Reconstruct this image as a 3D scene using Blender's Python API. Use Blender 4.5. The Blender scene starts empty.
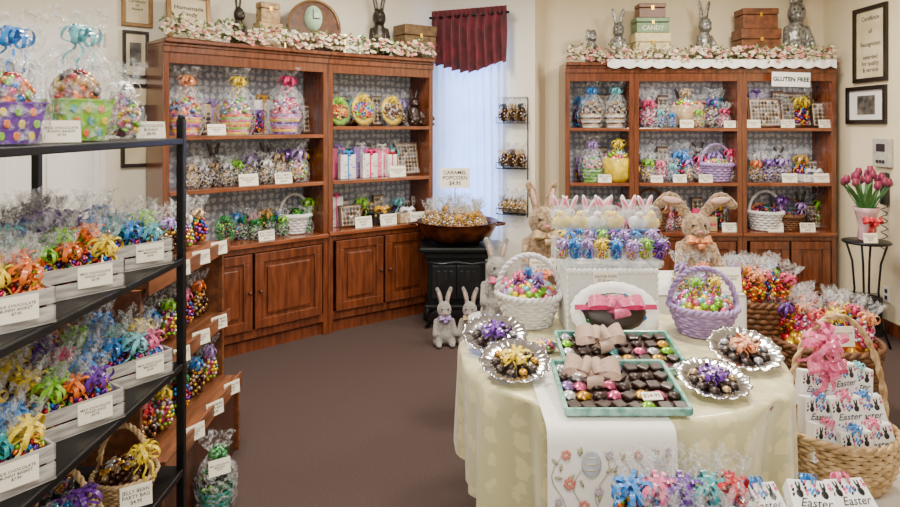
import bpy, math, random, bmesh
from mathutils import Vector, Matrix, Euler
R=random.Random(7)
COL=bpy.context.scene.collection
PI=math.pi
F=650.;HZ=125.;EYE=1.6
def lin(c):
    return tuple(((v/255/12.92) if v/255<.04045 else ((v/255+.055)/1.055)**2.4) for v in c)
# ---------------------------------------------------------------- materials
MATS={}
def mat(name,c,rough=.5,metal=0,var=.12,scale=25,bump=0,stretch=(1,1,1),c2=None,emit=0,trans=0,coat=0,alpha=1,sheen=0):
    if name in MATS: return MATS[name]
    m=bpy.data.materials.new(name); m.use_nodes=True
    nt=m.node_tree; b=nt.nodes['Principled BSDF']; L=nt.links
    a=lin(c); d=lin(c2) if c2 else tuple(x*(1-var*2) for x in a)
    tc=nt.nodes.new('ShaderNodeTexCoord'); mp=nt.nodes.new('ShaderNodeMapping'); mp.inputs['Scale'].default_value=stretch
    nz=nt.nodes.new('ShaderNodeTexNoise'); nz.inputs['Scale'].default_value=scale; nz.inputs['Detail'].default_value=3
    mx=nt.nodes.new('ShaderNodeMix'); mx.data_type='RGBA'
    mr=nt.nodes.new('ShaderNodeMapRange'); mr.inputs[1].default_value=.35; mr.inputs[2].default_value=.65
    L.new(tc.outputs['Object'],mp.inputs[0]); L.new(mp.outputs[0],nz.inputs['Vector']); L.new(nz.outputs[0],mr.inputs[0]); L.new(mr.outputs[0],mx.inputs[0])
    mx.inputs[6].default_value=(*a,1); mx.inputs[7].default_value=(*d,1)
    L.new(mx.outputs[2],b.inputs['Base Color'])
    b.inputs['Roughness'].default_value=rough; b.inputs['Metallic'].default_value=metal
    b.inputs['Coat Weight'].default_value=coat; b.inputs['Alpha'].default_value=alpha
    b.inputs['Transmission Weight'].default_value=trans; b.inputs['Sheen Weight'].default_value=sheen
    if emit: 
        L.new(mx.outputs[2],b.inputs['Emission Color']); b.inputs['Emission Strength'].default_value=emit
    if bump:
        bp=nt.nodes.new('ShaderNodeBump'); bp.inputs['Strength'].default_value=bump; bp.inputs['Distance'].default_value=.01
        L.new(nz.outputs[0],bp.inputs['Height']); L.new(bp.outputs[0],b.inputs['Normal'])
    MATS[name]=m; return m
def cello(name,tint=(1,1,1),fac=.2):
    m=bpy.data.materials.new(name); m.use_nodes=True; nt=m.node_tree; nt.nodes.clear(); L=nt.links
    o=nt.nodes.new('ShaderNodeOutputMaterial'); mx=nt.nodes.new('ShaderNodeMixShader'); t=nt.nodes.new('ShaderNodeBsdfTransparent'); g=nt.nodes.new('ShaderNodeBsdfPrincipled')
    g.inputs['Base Color'].default_value=(*tint,1); g.inputs['Roughness'].default_value=.08
    nz=nt.nodes.new('ShaderNodeTexNoise'); nz.inputs['Scale'].default_value=14; nz.inputs['Detail'].default_value=2
    tc=nt.nodes.new('ShaderNodeTexCoord'); L.new(tc.outputs['Object'],nz.inputs['Vector'])
    bp=nt.nodes.new('ShaderNodeBump'); bp.inputs['Strength'].default_value=.9; bp.inputs['Distance'].default_value=.05; L.new(nz.outputs[0],bp.inputs['Height']); L.new(bp.outputs[0],g.inputs['Normal'])
    mr=nt.nodes.new('ShaderNodeMapRange'); mr.inputs[1].default_value=.42; mr.inputs[2].default_value=.68; mr.inputs[3].default_value=fac*.15; mr.inputs[4].default_value=fac*2.4; L.new(nz.outputs[0],mr.inputs[0])
    L.new(mr.outputs[0],mx.inputs[0]); L.new(t.outputs[0],mx.inputs[1]); L.new(g.outputs[0],mx.inputs[2]); L.new(mx.outputs[0],o.inputs[0])
    MATS[name]=m; return m
CEL=cello('cellophane',(.92,.96,1),.16)
CELL=cello('cellophane_light',(.95,.97,1),.05)
WOOD=mat('cherry_wood',(114,60,33),.24,c2=(82,40,22),scale=7,stretch=(5,5,.7),coat=.5)
WOODH=mat('cherry_wood_shelf',(136,74,42),.24,c2=(98,50,27),scale=7,stretch=(.7,5,5),coat=.5)
WOODD=mat('dark_wood',(76,38,22),.4,c2=(48,24,14),scale=9,stretch=(6,6,.7))
PINE=mat('stand_wood',(126,76,44),.45,c2=(88,50,28),scale=8,stretch=(5,.8,5))
WALL=mat('cream_wall',(230,224,206),.85,var=.02,scale=3)
WALLR=mat('warm_wall',(230,216,184),.85,var=.02,scale=3)
WHITE=mat('white_paint',(236,236,234),.5,var=.02)
CARPET=mat('carpet',(68,50,46),.95,c2=(50,36,34),scale=160,bump=.3)
CEIL=mat('ceiling_white',(235,232,225),.9,var=.02)
BLACK=mat('black_metal',(16,16,18),.4,.4)
IRON=mat('cast_iron',(26,28,30),.4,.6,bump=.2,scale=60)
CRATE=mat('whitewashed_wood',(190,186,180),.7,c2=(136,132,128),scale=12,stretch=(1,1,7))
CARD=mat('cream_card',(244,238,220),.7,var=.02)
INK=mat('ink',(40,30,35),.7)
SILVER=mat('silver',(214,214,218),.14,1,var=.08)
CHOC=mat('chocolate',(46,23,14),.38,coat=.1,c2=(28,14,9))
GOLD=mat('gold_foil',(214,168,62),.3,.8)
GREYFUR=mat('grey_plush',(160,156,150),.95,c2=(112,108,104),scale=60,bump=.9,sheen=.4)
TANFUR=mat('tan_plush',(162,134,102),.95,c2=(96,76,56),scale=34,bump=1,sheen=.4)
WHFUR=mat('white_plush',(222,214,206),.95,c2=(180,172,166),scale=60,bump=.9,sheen=.4)
BRONZE=mat('bronze_figure',(64,58,52),.35,.6,bump=.3)
PEWTER=mat('pewter_figure',(170,170,166),.35,.6,c2=(90,90,88),bump=.3)
WICK=mat('natural_wicker',(204,176,132),.6,c2=(150,118,76),scale=30)
WICKB=mat('brown_wicker',(118,74,40),.6,c2=(76,46,26),scale=40)
WICKW=mat('white_wicker',(222,220,222),.6,var=.08,scale=40)
WICKP=mat('lilac_wicker',(172,146,198),.6,c2=(138,114,168),scale=40)
BURL=mat('burlap_ribbon',(226,200,180),.8,c2=(132,96,86),scale=70)
CLOTH=mat('pale_yellow_cloth',(222,212,160),.26,sheen=.3,coat=.15)
COLS={'orange':(240,118,30),'lime':(140,208,40),'yellow':(246,214,40),'blue':(46,136,220),'teal':(24,160,166),'purple':(106,48,160),'pink':(240,110,158),'red':(200,32,44),'lilac':(172,140,214),'hot pink':(216,38,108),'white':(240,240,240),'green':(34,124,56),'peach':(236,150,96),'aqua':(116,200,212),'black':(26,26,30),'tan':(200,170,130),'brown':(78,40,22),'gold':(210,156,46),'silver':(190,190,196)}
def cm(n): return mat('satin_'+n.replace(' ','_'),COLS[n],.32,.0,var=.2,scale=8,coat=.3)
def foil(n): return mat('foil_'+n.replace(' ','_'),COLS[n],.24,.5,var=.3,scale=14)
def damask(m,a,b,sc):
    nt=m.node_tree; L=nt.links; bs=nt.nodes['Principled BSDF']
    tc=nt.nodes.new('ShaderNodeTexCoord')
    v=nt.nodes.new('ShaderNodeTexVoronoi'); v.inputs['Scale'].default_value=sc; v.inputs['Randomness'].default_value=.25
    nz=nt.nodes.new('ShaderNodeTexNoise'); nz.inputs['Scale'].default_value=sc*2.2
    ad=nt.nodes.new('ShaderNodeMath'); ad.operation='MULTIPLY_ADD'; ad.inputs[1].default_value=.9
    L.new(tc.outputs['Object'],v.inputs['Vector']); L.new(tc.outputs['Object'],nz.inputs['Vector'])
    L.new(nz.outputs[0],ad.inputs[0]); L.new(v.outputs['Distance'],ad.inputs[2])
    mr=nt.nodes.new('ShaderNodeMapRange'); mr.inputs[1].default_value=.78; mr.inputs[2].default_value=.86; L.new(ad.outputs[0],mr.inputs[0])
    mx=nt.nodes.new('ShaderNodeMix'); mx.data_type='RGBA'; mx.inputs[6].default_value=(*lin(a),1); mx.inputs[7].default_value=(*lin(b),1)
    L.new(mr.outputs[0],mx.inputs[0]); L.new(mx.outputs[2],bs.inputs['Base Color'])
PAPER=mat('damask_wallpaper',(150,150,156),.7); damask(PAPER,(196,196,202),(130,136,152),20)
damask(CLOTH,(226,216,164),(202,196,150),12)
# ---------------------------------------------------------------- mesh builder
class MB:
    def __init__(s): s.v=[];s.f=[];s.m=[];s.s=[]
    def add(s,vs,fs,mi=0,sm=True,M=None):
        b=len(s.v)
        if M is not None: vs=[M@Vector(v) for v in vs]
        s.v+=[tuple(v) for v in vs]; s.f+=[tuple(b+i for i in f) for f in fs]; s.m+=[mi]*len(fs); s.s+=[sm]*len(fs); return s
    def box(s,x0,x1,y0,y1,z0,z1,mi=0,M=None,bev=0):
        if bev:
            bm=bmesh.new(); bmesh.ops.create_cube(bm,size=1)
            for v in bm.verts: v.co=Vector(((x0+x1)/2+v.co.x*(x1-x0),(y0+y1)/2+v.co.y*(y1-y0),(z0+z1)/2+v.co.z*(z1-z0)))
            bmesh.ops.bevel(bm,geom=bm.edges[:],offset=bev,segments=2,affect='EDGES',profile=.5)
            bm.verts.index_update()
            s.add([v.co.copy() for v in bm.verts],[[v.index for v in f.verts] for f in bm.faces],mi,False,M); bm.free(); return s
        vs=[(x,y,z) for z in (z0,z1) for y in (y0,y1) for x in (x0,x1)]
        return s.add(vs,[(0,2,3,1),(4,5,7,6),(0,1,5,4),(2,6,7,3),(0,4,6,2),(1,3,7,5)],mi,False,M)
    def lathe(s,pr,n=24,mi=0,M=None,wav=None,sm=True,cap=True):
        vs=[];fs=[]
        for k,(r,z) in enumerate(pr):
            for i in range(n):
                a=2*PI*i/n; rr,zz=(r,z) if wav is None else wav(r,z,a,k)
                vs.append((rr*math.cos(a),rr*math.sin(a),zz))
        for k in range(len(pr)-1):
            for i in range(n):
                j=(i+1)%n; fs.append((k*n+i,k*n+j,(k+1)*n+j,(k+1)*n+i))
        if cap:
            if pr[0][0]>1e-4: fs.append(tuple(range(n))[::-1])
            if pr[-1][0]>1e-4: fs.append(tuple((len(pr)-1)*n+i for i in range(n)))
        return s.add(vs,fs,mi,sm,M)
    def sph(s,c,r,n=10,mi=0,M=None):
        if not hasattr(r,'__len__'): r=(r,r,r)
        vs=[(0,0,-1)];fs=[];k=max(4,n//2+1)
        for a in range(1,k):
            t=-PI/2+PI*a/k
            for i in range(n): vs.append((math.cos(t)*math.cos(2*PI*i/n),math.cos(t)*math.sin(2*PI*i/n),math.sin(t)))
        vs.append((0,0,1)); e=len(vs)-1
        for i in range(n):
            j=(i+1)%n; fs.append((0,1+j,1+i))
            for a in range(k-2): fs.append((1+a*n+i,1+a*n+j,1+(a+1)*n+j,1+(a+1)*n+i))
            fs.append((1+(k-2)*n+i,1+(k-2)*n+j,e))
        T=Matrix.Translation(c)@(M.to_4x4() if M is not None else Matrix())@Matrix.Diagonal((*r,1))
        return s.add(vs,fs,mi,True,T)
    def tube(s,pts,r,n=6,mi=0,closed=False,M=None):
        P=[Vector(p) for p in pts]; N=len(P); vs=[];fs=[]; up=Vector((0,0,1)); pv=None
        for i,p in enumerate(P):
            if closed: t=P[(i+1)%N]-P[i-1]
            else: t=P[min(i+1,N-1)]-P[max(i-1,0)]
            t=t.normalized() if t.length>1e-9 else Vector((0,0,1))
            if pv is None:
                a=t.cross(up)
                if a.length<.2: a=t.cross(Vector((1,0,0)))
            else: a=pv-t*pv.dot(t)
            a.normalize(); pv=a; b=t.cross(a); rr=r[i] if hasattr(r,'__len__') else r
            for k in range(n): vs.append(p+(a*math.cos(2*PI*k/n)+b*math.sin(2*PI*k/n))*rr)
        for i in range(N if closed else N-1):
            j=(i+1)%N
            for k in range(n): l=(k+1)%n; fs.append((i*n+k,i*n+l,j*n+l,j*n+k))
        if not closed: fs.append(tuple(range(n))[::-1]); fs.append(tuple((N-1)*n+k for k in range(n)))
        return s.add(vs,fs,mi,True,M)
    def mesh(s,name,*mats):
        me=bpy.data.meshes.new(name); me.from_pydata(s.v,[],s.f); me.update()
        for m in mats: me.materials.append(m)
        me.polygons.foreach_set('material_index',s.m); me.polygons.foreach_set('use_smooth',s.s); return me
def O(name,me=None,parent=None,loc=(0,0,0),rot=(0,0,0),sc=1,label=None,cat=None,group=None,kind=None):
    o=bpy.data.objects.new(name,me); COL.objects.link(o)
    if parent: o.parent=parent
    o.location=loc; o.rotation_euler=rot if hasattr(rot,'__len__') else (0,0,rot); o.scale=(sc,)*3 if not hasattr(sc,'__len__') else sc
    if label: o['label']=label
    if cat: o['category']=cat
    if group: o['group']=group
    if kind: o['kind']=kind
    if me is None: o.empty_display_size=.05
    return o
CACHE={}
def cached(key,fn):
    if key not in CACHE: CACHE[key]=fn()
    return CACHE[key]
def textmesh(body,m=None,bold=0.012,shear=0):
    def f():
        c=bpy.data.curves.new('t','FONT'); c.body=body; c.align_x='CENTER'; c.align_y='CENTER'; c.resolution_u=2; c.offset=bold; c.shear=shear
        o=bpy.data.objects.new('t',c); COL.objects.link(o); dg=bpy.context.evaluated_depsgraph_get()
        me=bpy.data.meshes.new_from_object(o.evaluated_get(dg)); bpy.data.objects.remove(o)
        me.materials.clear(); me.materials.append(m or INK); return me
    return cached(('txt',body,(m or INK).name),f)
def letter(parent,body,w,h,loc,m=None,rot=(PI/2,0,0),name='lettering',bold=.012,shear=0):
    me=textmesh(body,m,bold,shear); xs=[v.co.x for v in me.vertices]; ys=[v.co.y for v in me.vertices]
    k=min(w/(max(xs)-min(xs)),h/(max(ys)-min(ys)))
    o=O(name,me,parent,loc,rot,k); return o
def blobs(key,bl,vox,m,smooth=6):
    def f():
        b=MB()
        for x in bl:
            c,r=x[0],x[1]; M=Euler(x[2]).to_matrix() if len(x)>2 else None
            b.sph(c,r,14,0,M)
        me=b.mesh('body',m); o=bpy.data.objects.new('tmp',me); COL.objects.link(o)
        md=o.modifiers.new('r','REMESH'); md.mode='VOXEL'; md.voxel_size=vox; md.use_smooth_shade=True
        sm=o.modifiers.new('s','SMOOTH'); sm.iterations=smooth; sm.factor=.5
        dg=bpy.context.evaluated_depsgraph_get(); r=bpy.data.meshes.new_from_object(o.evaluated_get(dg)); bpy.data.objects.remove(o)
        r.materials.clear(); r.materials.append(m)
        for p in r.polygons: p.use_smooth=True; p.material_index=0
        return r
    return cached(key,f)
# ---------------------------------------------------------------- shared meshes
PAL={'foil':['orange','blue','lime','pink','gold','purple','red'],'pastel':['pink','lilac','aqua','yellow','white','lime'],'choc':['brown','brown','gold','tan','silver'],'green':['green','black','green','lime','brown'],
 'blue':['blue','purple','silver','aqua','lilac'],'orange':['orange','gold','brown','red','yellow'],'pink':['pink','hot pink','white','lilac'],'tan':['tan','white','gold','tan'],'purple':['purple','lilac','brown','purple','gold'],'dark':['brown','purple','brown','blue','brown','hot pink','green'],'plain':['brown','brown','brown','gold']}
def fill(p,egg=.05,n=78,rr=.21,hh=.56,seed=1):
    def f():
        q=random.Random(seed); b=MB(); b.sph((0,0,hh*.46),(rr*.82,rr*.82,hh*.44),10,0)
        for i in range(n):
            z=(i+.5)/n; a=i*2.4+q.random()*.4; zz=.06+z*(hh-.09); k=math.sqrt(max(.05,1-((z-.42)/.62)**2))
            M=Euler((q.random()*3,q.random()*3,q.random()*3)).to_matrix()
            b.sph((rr*k*.9*math.cos(a),rr*k*.9*math.sin(a),zz),(egg*.75,egg*.75,egg),6,1+q.randrange(len(PAL[p])),M)
        return b.mesh('fill_'+p,CHOC if p in('choc','green','dark','foil') else foil(PAL[p][0]),*[foil(c) for c in PAL[p]])
    return cached(('fill',p,n,rr,hh),f)
def ruffle_geo(b,z0,z1,r0,r1,n=30,seed=3):
    q=random.Random(seed); ph=[q.random()*6 for _ in range(4)]; jit=[q.uniform(-.07,.03)*(z1-z0)*2 for _ in range(n)]
    def w(r,z,a,k):
        t=(z-z0)/(z1-z0); i=int(round(a/(2*PI)*n))%n
        return r*(1+t*(.28*math.sin(5*a+ph[0])+.2*math.sin(9*a+ph[1]))),z+t*jit[i]
    b.lathe([(r0,z0),(r0+(r1-r0)*.4,z0+(z1-z0)*.3),(r0+(r1-r0)*.8,z0+(z1-z0)*.65),(r1,z1)],n,0,None,w,cap=False)
def wrap(kind):
    def f():
        b=MB()
        if kind=='ruffle': ruffle_geo(b,.56,.96,.05,.22)
        elif kind=='full':
            def w(r,z,a,k): return r*(1+.05*math.sin(7*a+k)+.04*math.sin(13*a-2*k)),z
            b.lathe([(.24,0),(.28,.1),(.28,.3),(.23,.46),(.12,.54),(.05,.57)],30,0,None,w,cap=False); ruffle_geo(b,.57,1,.05,.26,30,9)
        elif kind=='tall':
            def w(r,z,a,k): return r*(1+.06*math.sin(6*a+k)+.04*math.sin(11*a-2*k)),z
            b.lathe([(.22,0),(.28,.12),(.3,.35),(.27,.55),(.16,.7),(.05,.77)],30,0,None,w,cap=False); ruffle_geo(b,.77,1,.05,.22,30,4)
        return b.mesh('wrap_'+kind,CEL)
    return cached(('wrap',kind),f)
def bow(c,full=True):
    def f():
        b=MB(); q=random.Random(11)
        L=[(k*2*PI/8+q.random()*.4,.2+q.random()*.2,q.uniform(.8,1.1)) for k in range(8)]+[(k*2*PI/5+.4,.9,.75) for k in range(5)] if full else [(0.15,.35,1),(PI-.15,.35,1),(.5,.9,.55),(PI-.5,.9,.55),(-PI/2+.3,.3,.6)]
        for az,el,ln in L:
            d=Vector((math.cos(az)*math.cos(el),math.sin(az)*math.cos(el),math.sin(el))); sd=Vector((-math.sin(az),math.cos(az),0)); n=d.cross(sd); vs=[];fs=[]
            w=.13 if full else .3
            for i in range(11):
                t=i/10; p=d*(ln*math.sin(PI*t))+n*(.42*ln*math.sin(2*PI*t)); ww=w*(.35+.65*math.sin(PI*t))
                vs+=[p-sd*ww,p+sd*ww]
            for i in range(10): fs.append((2*i,2*i+1,2*i+3,2*i+2))
            b.add(vs,fs)
        for az in ((-1.9,-1.1,-2.6,-.5) if full else (-1.9,-1.1)):
            d=Vector((math.cos(az),math.sin(az),0)); sd=Vector((-d.y,d.x,0)); vs=[];fs=[]; ww=.07 if full else .16
            for i in range(11): t=i/10; p=d*(t*1.1+.12*math.sin(11*t))+sd*(.12*math.cos(11*t))+Vector((0,0,-1.3*t*t)); vs+=[p-sd*ww,p+sd*ww]
            for i in range(10): fs.append((2*i,2*i+1,2*i+3,2*i+2))
            b.add(vs,fs)
        b.sph((0,0,.05),.2,8)
        return b.mesh('bow_'+str(c),BURL if c=='burlap' else cm(c))
    return cached(('bow',c,full),f)
ORD=['first','second','third','fourth','fifth','sixth','seventh','eighth','ninth','tenth','eleventh','twelfth']
def bag(loc,h,bc,fl,label,group=None,rz=0,w='ruffle',tilt=(0,0),name='candy_bag',cat='candy bag',bs=.2):
    t=O(name,None,None,loc,(tilt[0],tilt[1],rz+R.uniform(-.3,.3)),h,label,cat,group)
    O('candy_fill',fill(fl),t); O('cellophane',wrap(w),t); O('bow',bow(bc),t,(0,-.05,.57),(.35,0,R.uniform(-.4,.4)),bs)
    return t
TXT=["MILK CHOCOLATE\nBUNNY BASKET\n$7.95","MILK CHOCOLATE\nFOILED EGGS\n$5.95","MILK CHOCOLATE\nMINI EGGS\n$6.00","JELLY BEAN\nPARTY BAG\n$4.95","CHOCOLATE\nBUNNY\n$8.95"]
def card(loc,w,h,label,rz=0,txt=0,tilt=-.2,group='price cards',name='price_card'):
    me=cached(('card',round(w,3),round(h,3)),lambda:MB().box(-w/2,w/2,-.0015,.0015,0,h).mesh('card',CARD))
    o=O(name,me,None,loc,(tilt,0,rz),1,label,'price card',group)
    letter(o,TXT[txt] if isinstance(txt,int) else txt,w*.86,h*.8,(0,-.0022,h/2)); return o
def basket_mesh(r0,r1,h,m,rows=9,st=14,oval=1,bulge=0):
    def f():
        b=MB(); rt=h/rows*.56
        b.lathe([(0.001,.006),(r0*.97,.006),(r1*.93,h*.97)],28,0,Matrix.Diagonal((1,oval,1,1)),cap=False)
        for k in range(rows):
            z=rt+k*(h-rt)/rows; r=r0+(r1-r0)*z/h+bulge*math.sin(PI*z/h); pts=[]
            for i in range(st*6):
                a=2*PI*i/(st*6); q=r*(1+.03*math.cos(st*a+k*PI)); pts.append((q*math.cos(a),q*math.sin(a)*oval,z))
            b.tube(pts,rt,5,0,True)
        rr=min(rt,.012)
        for s in (0,PI):
            pts=[]
            for i in range(120):
                a=2*PI*i/120; q=r1+rr*.8*math.cos(a*16+s); pts.append((q*math.cos(a),q*math.sin(a)*oval,h+rr*.8*math.sin(a*16+s)))
            b.tube(pts,rr*1.05,5,0,True)
        return b.mesh('basket',m)
    return cached(('bask',r0,r1,h,m.name,rows,oval,st,bulge),f)
def handle_mesh(r,hh,m,th=.007):
    def f():
        b=MB()
        for s in (0,PI):
            pts=[]
            for i in range(73):
                a=PI*i/72; ph=a*18+s; q=th*.8
                pts.append(((r+q*math.cos(ph))*math.cos(a),q*math.sin(ph),(hh+q*math.cos(ph))*math.sin(a)))
            b.tube(pts,th,5)
        return b.mesh('handle',m)
    return cached(('hand',r,hh,m.name,th),f)
def eggpile(r,hh,p,n=60,egg=.018,seed=2,oval=1):
    def f():
        q=random.Random(seed); b=MB(); b.sph((0,0,0),(r*.93,r*.93*oval,hh*.8),16,0)
        for i in range(n):
            t=(i+.5)/n; rad=r*.92*math.sqrt(t); a=i*2.39996
            b.sph((rad*math.cos(a),rad*math.sin(a)*oval,hh*.8*math.sqrt(max(0,1-t*.98))),(egg*.8,egg*.8,egg),7,q.randrange(len(PAL[p])),Euler((q.random()*3,q.random()*3,0)).to_matrix())
        return b.mesh('pile',*[foil(c) for c in PAL[p]])
    return cached(('pile',r,hh,p,n,egg,oval),f)
def basket(loc,r0,r1,h,m,hh,p,label,rz=0,bc=None,group=None,rows=9,oval=1,cat='basket',egg=None,name='woven_basket',st=14,bulge=0):
    t=O(name,None,None,loc,rz,1,label,cat,group)
    O('basket_body',basket_mesh(r0,r1,h,m,rows,st,oval,bulge),t)
    if hh: O('handle',handle_mesh(r1,hh,m,max(.004,r1*.06)),t,(0,0,h))
    if p: O('candy_fill',eggpile(r1*.93,r1*.6,p,int(70),egg or r1*.17,2,oval),t,(0,0,h*.85))
    if bc: O('bow',bow(bc),t,(r1*.9 if hh else 0,-r1*.2,h+ (hh*.5 if hh else r1*.5)),(.3,0,0),r1*.5)
    return t
def gift_basket(loc,h,stripes,fl,bc,label,rz=0,group=None,name='gift_basket',square=False):
    t=O(name,None,None,loc,rz,h,label,'gift basket',group)
    def f():
        b=MB(); n=len(stripes)
        if square:
            Mr=Matrix.Rotation(PI/4,4,'Z'); b.lathe([(.001,.004),(.2,.004),(.27,.3),(.285,.3),(.285,.315),(.255,.315)],4,0,Mr,sm=False,cap=False)
            for s in range(4):
                M=Matrix.Rotation(s*PI/2,4,'Z')
                for i in range(3):
                    for k in range(3):
                        z=.06+k*.09; yy=-(.142+(.191-.142)*z/.3)-.003; e=MB().sph(((i-1)*.1+(k%2)*.03,yy,z),(.026,.006,.034),8); b.add(e.v,e.f,1+(i+k)%(n-1),True,M)
        else:
            pr=[(.17+.07*i/8,.3*i/8) for i in range(9)]
            for i in range(8):
                b.lathe([pr[i],(pr[i][0]+.012,(pr[i][1]+pr[i+1][1])/2),pr[i+1]],24,i%n,cap=False,wav=lambda r,z,a,k:(r*(1+.02*math.cos(12*a)),z))
            b.lathe([(.001,.005),(.17,.005)],24,0,cap=False)
        return b.mesh('pail',*[cm(c) for c in stripes])
    O('basket_body',cached(('gb',tuple(stripes),square),f),t)
    O('candy_fill',eggpile(.22,.34,fl,60,.05,4) if not square else eggpile(.17,.3,fl,60,.045,4),t,(0,0,.28))
    O('cellophane',wrap('tall'),t); O('bow',bow(bc),t,(0,-.08,.77),(.4,0,0),.15); return t
def gift_box(loc,w,d,h,cb,cr,label,rz=0,tilt=0,group=None,txt=None,window=False,bowp=True,name='gift_box',cat='gift box'):
    t=O(name,None,None,loc,(tilt,0,rz),1,label,cat,group)
    def f():
        b=MB(); b.box(-w/2,w/2,-d/2,d/2,0,h,0,bev=.003)
        if window:
            b.box(-w*.43,w*.43,-d/2-.002,-d/2,h*.08,h*.92,1)
        elif cr:
            q=random.Random(3)
            for i in range(14): b.sph((q.uniform(-w*.42,w*.42),-d/2,q.uniform(h*.08,h*.92)),(w*.05,.0015,w*.05),7,2)
        return b.mesh('box',cm(cb),cm('tan'),cm(cr or 'tan'))
    O('carton',cached(('gx',w,d,h,cb,window,cr),f),t)
    if window:
        def g():
            b=MB(); nx=max(2,int(w/.035)); nz=max(2,int(h/.04)); q=random.Random(8)
            for i in range(nx):
                for k in range(nz):
                    cx=-w*.4+(i+.5)*w*.8/nx; cz=h*.1+(k+.5)*h*.8/nz
                    b.sph((cx,-d/2-.006,cz),(w*.38/nx,.006,h*.38/nz),8,q.choice([0,0,0,0,1]))
            return b.mesh('ch',CHOC,foil('silver'))
        O('chocolates',cached(('gc',w,d,h),g),t)
        O('window_film',cached(('gw',w,d,h),lambda:MB().box(-w*.45,w*.45,-d/2-.015,-d/2-.0145,h*.05,h*.95).mesh('f',CELL)),t)
    if cr:
        rb=cached(('gr',w,d,h,cr),lambda:MB().box(-w*.05,w*.05,-d/2-.002,d/2+.002,-.0,h+.002).mesh('r',cm(cr)))
        if not window: O('ribbon',rb,t)
        if bowp: O('bow',bow(cr,False),t,(0,-d*.2 if not window else -d/2-.02,h+.004 if not window else h*.75),(.7,0,0),w*.36)
    if txt: letter(t,txt,w*.8,h*.4,(0,-d/2-.003,h*.45),INK)
    return t
# ---------------------------------------------------------------- room
def ang(A,B): return math.atan2(B[1]-A[1],B[0]-A[0])
H=2.95
C0=(-.12,6.0);D0=(.732,5.6);E0=(.86,5.87);G0=(3.37,5.87)
sl=math.tan(math.radians(42.5)); A0=(-3.3,5.27-(3.3-1.17)*sl); B0=(-1.17,5.27)
def wall(name,A,B,m,op=None):
    W=math.dist(A,B); b=MB()
    if op:
        x0,x1,z0,z1=op; b.box(0,x0,0,.12,0,H); b.box(x1,W,0,.12,0,H); b.box(x0,x1,0,.12,0,z0); b.box(x0,x1,0,.12,z1,H)
    else: b.box(0,W,0,.12,0,H)
    return O(name,b.mesh(name,m),None,(A[0],A[1],0),ang(A,B),kind='structure')
def wp(A,B,px,v=0):
    W=math.dist(A,B); u=((B[0]-A[0])/W,(B[1]-A[1])/W); n=(-u[1],u[0]); k=(px-450)/F
    s=(k*(A[1]+v*n[1])-(A[0]+v*n[0]))/(u[0]-k*u[1]); return s,A[0]+s*u[0]+v*n[0],A[1]+s*u[1]+v*n[1]
def zy(py,dep): return EYE-(py-HZ)*dep/F
wall('wall_left',A0,B0,WALL); wall('wall_back_left',B0,C0,WALL)
s0=wp(C0,D0,447)[0]; s1=wp(C0,D0,500)[0]
wall('wall_window',C0,D0,WALL,(s0,s1,.75,2.45)); wall('wall_jog',D0,E0,WALLR); wall('wall_back',E0,G0,WALLR)
wall('wall_right',G0,(3.37,-1.2),WALLR); wall('wall_front',(3.37,-1.2),(-3.3,-1.2),WALL); wall('wall_far_left',(-3.3,-1.2),A0,WALL)
b=MB(); b.box(-3.6,3.6,-1.4,6.3,-.1,0); O('floor',b.mesh('floor',CARPET),kind='structure')
b=MB(); b.box(-3.6,3.6,-1.4,6.3,H,H+.1); O('ceiling',b.mesh('ceiling',CEIL),kind='structure')
def baseb(name,A,B,m=WOOD):
    W=math.dist(A,B); b=MB(); b.box(0,W,-.015,0,0,.1,bev=.004); O(name,b.mesh(name,m),None,(A[0],A[1],0),ang(A,B),kind='structure')
baseb('baseboard_right',G0,(3.37,-1.2)); baseb('baseboard_left',A0,B0); baseb('baseboard_window',C0,D0)
# window
W=s1-s0; a=ang(C0,D0); wo=wp(C0,D0,447)
b=MB()
for x in (0,W-.04): b.box(x,x+.04,.02,.08,.75,2.45)
for z in (.75,1.58,2.41): b.box(0,W,.02,.08,z,z+.04)
SKYP=mat('daylight_pane',(150,190,255),.3,emit=9,var=.05,scale=2)
wf=O('window_1',b.mesh('window',WHITE),None,(wo[1],wo[2],0),a,kind='structure')
O('window_pane',MB().box(.03,W-.03,.06,.065,.78,2.42).mesh('pane',SKYP),wf)
def sheet(x0,x1,zt,zb,n,wf,amp,m,k=22,hem=None):
    b=MB(); vs=[];fs=[]
    for j in range(k+1):
        for i in range(n+1):
            t=i/n; zz=zt+(zb-zt)*j/k
            if hem: zz+=hem(t)*(j/k)
            vs.append((x0+(x1-x0)*t,-.03+amp*(.35+.65*j/k)*math.sin(wf*t*2*PI+.4*math.sin(j*.3)),zz))
    for j in range(k):
        for i in range(n): q=j*(n+1)+i; fs.append((q,q+1,q+n+2,q+n+1))
    return b.add(vs,fs)
SHEER=mat('sheer_curtain',(196,216,252),.8,var=.08,scale=6,emit=.8)  # cloth emits a little itself, standing in for daylight through it
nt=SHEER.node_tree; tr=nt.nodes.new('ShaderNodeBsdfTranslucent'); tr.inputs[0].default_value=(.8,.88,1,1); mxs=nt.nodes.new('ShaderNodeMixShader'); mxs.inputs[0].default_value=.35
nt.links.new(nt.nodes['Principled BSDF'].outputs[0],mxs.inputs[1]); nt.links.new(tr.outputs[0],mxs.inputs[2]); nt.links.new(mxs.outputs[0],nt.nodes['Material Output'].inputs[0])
p0=wp(C0,D0,438,-.06); p1=wp(C0,D0,504,-.06); w_=p1[0]-p0[0]
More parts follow.
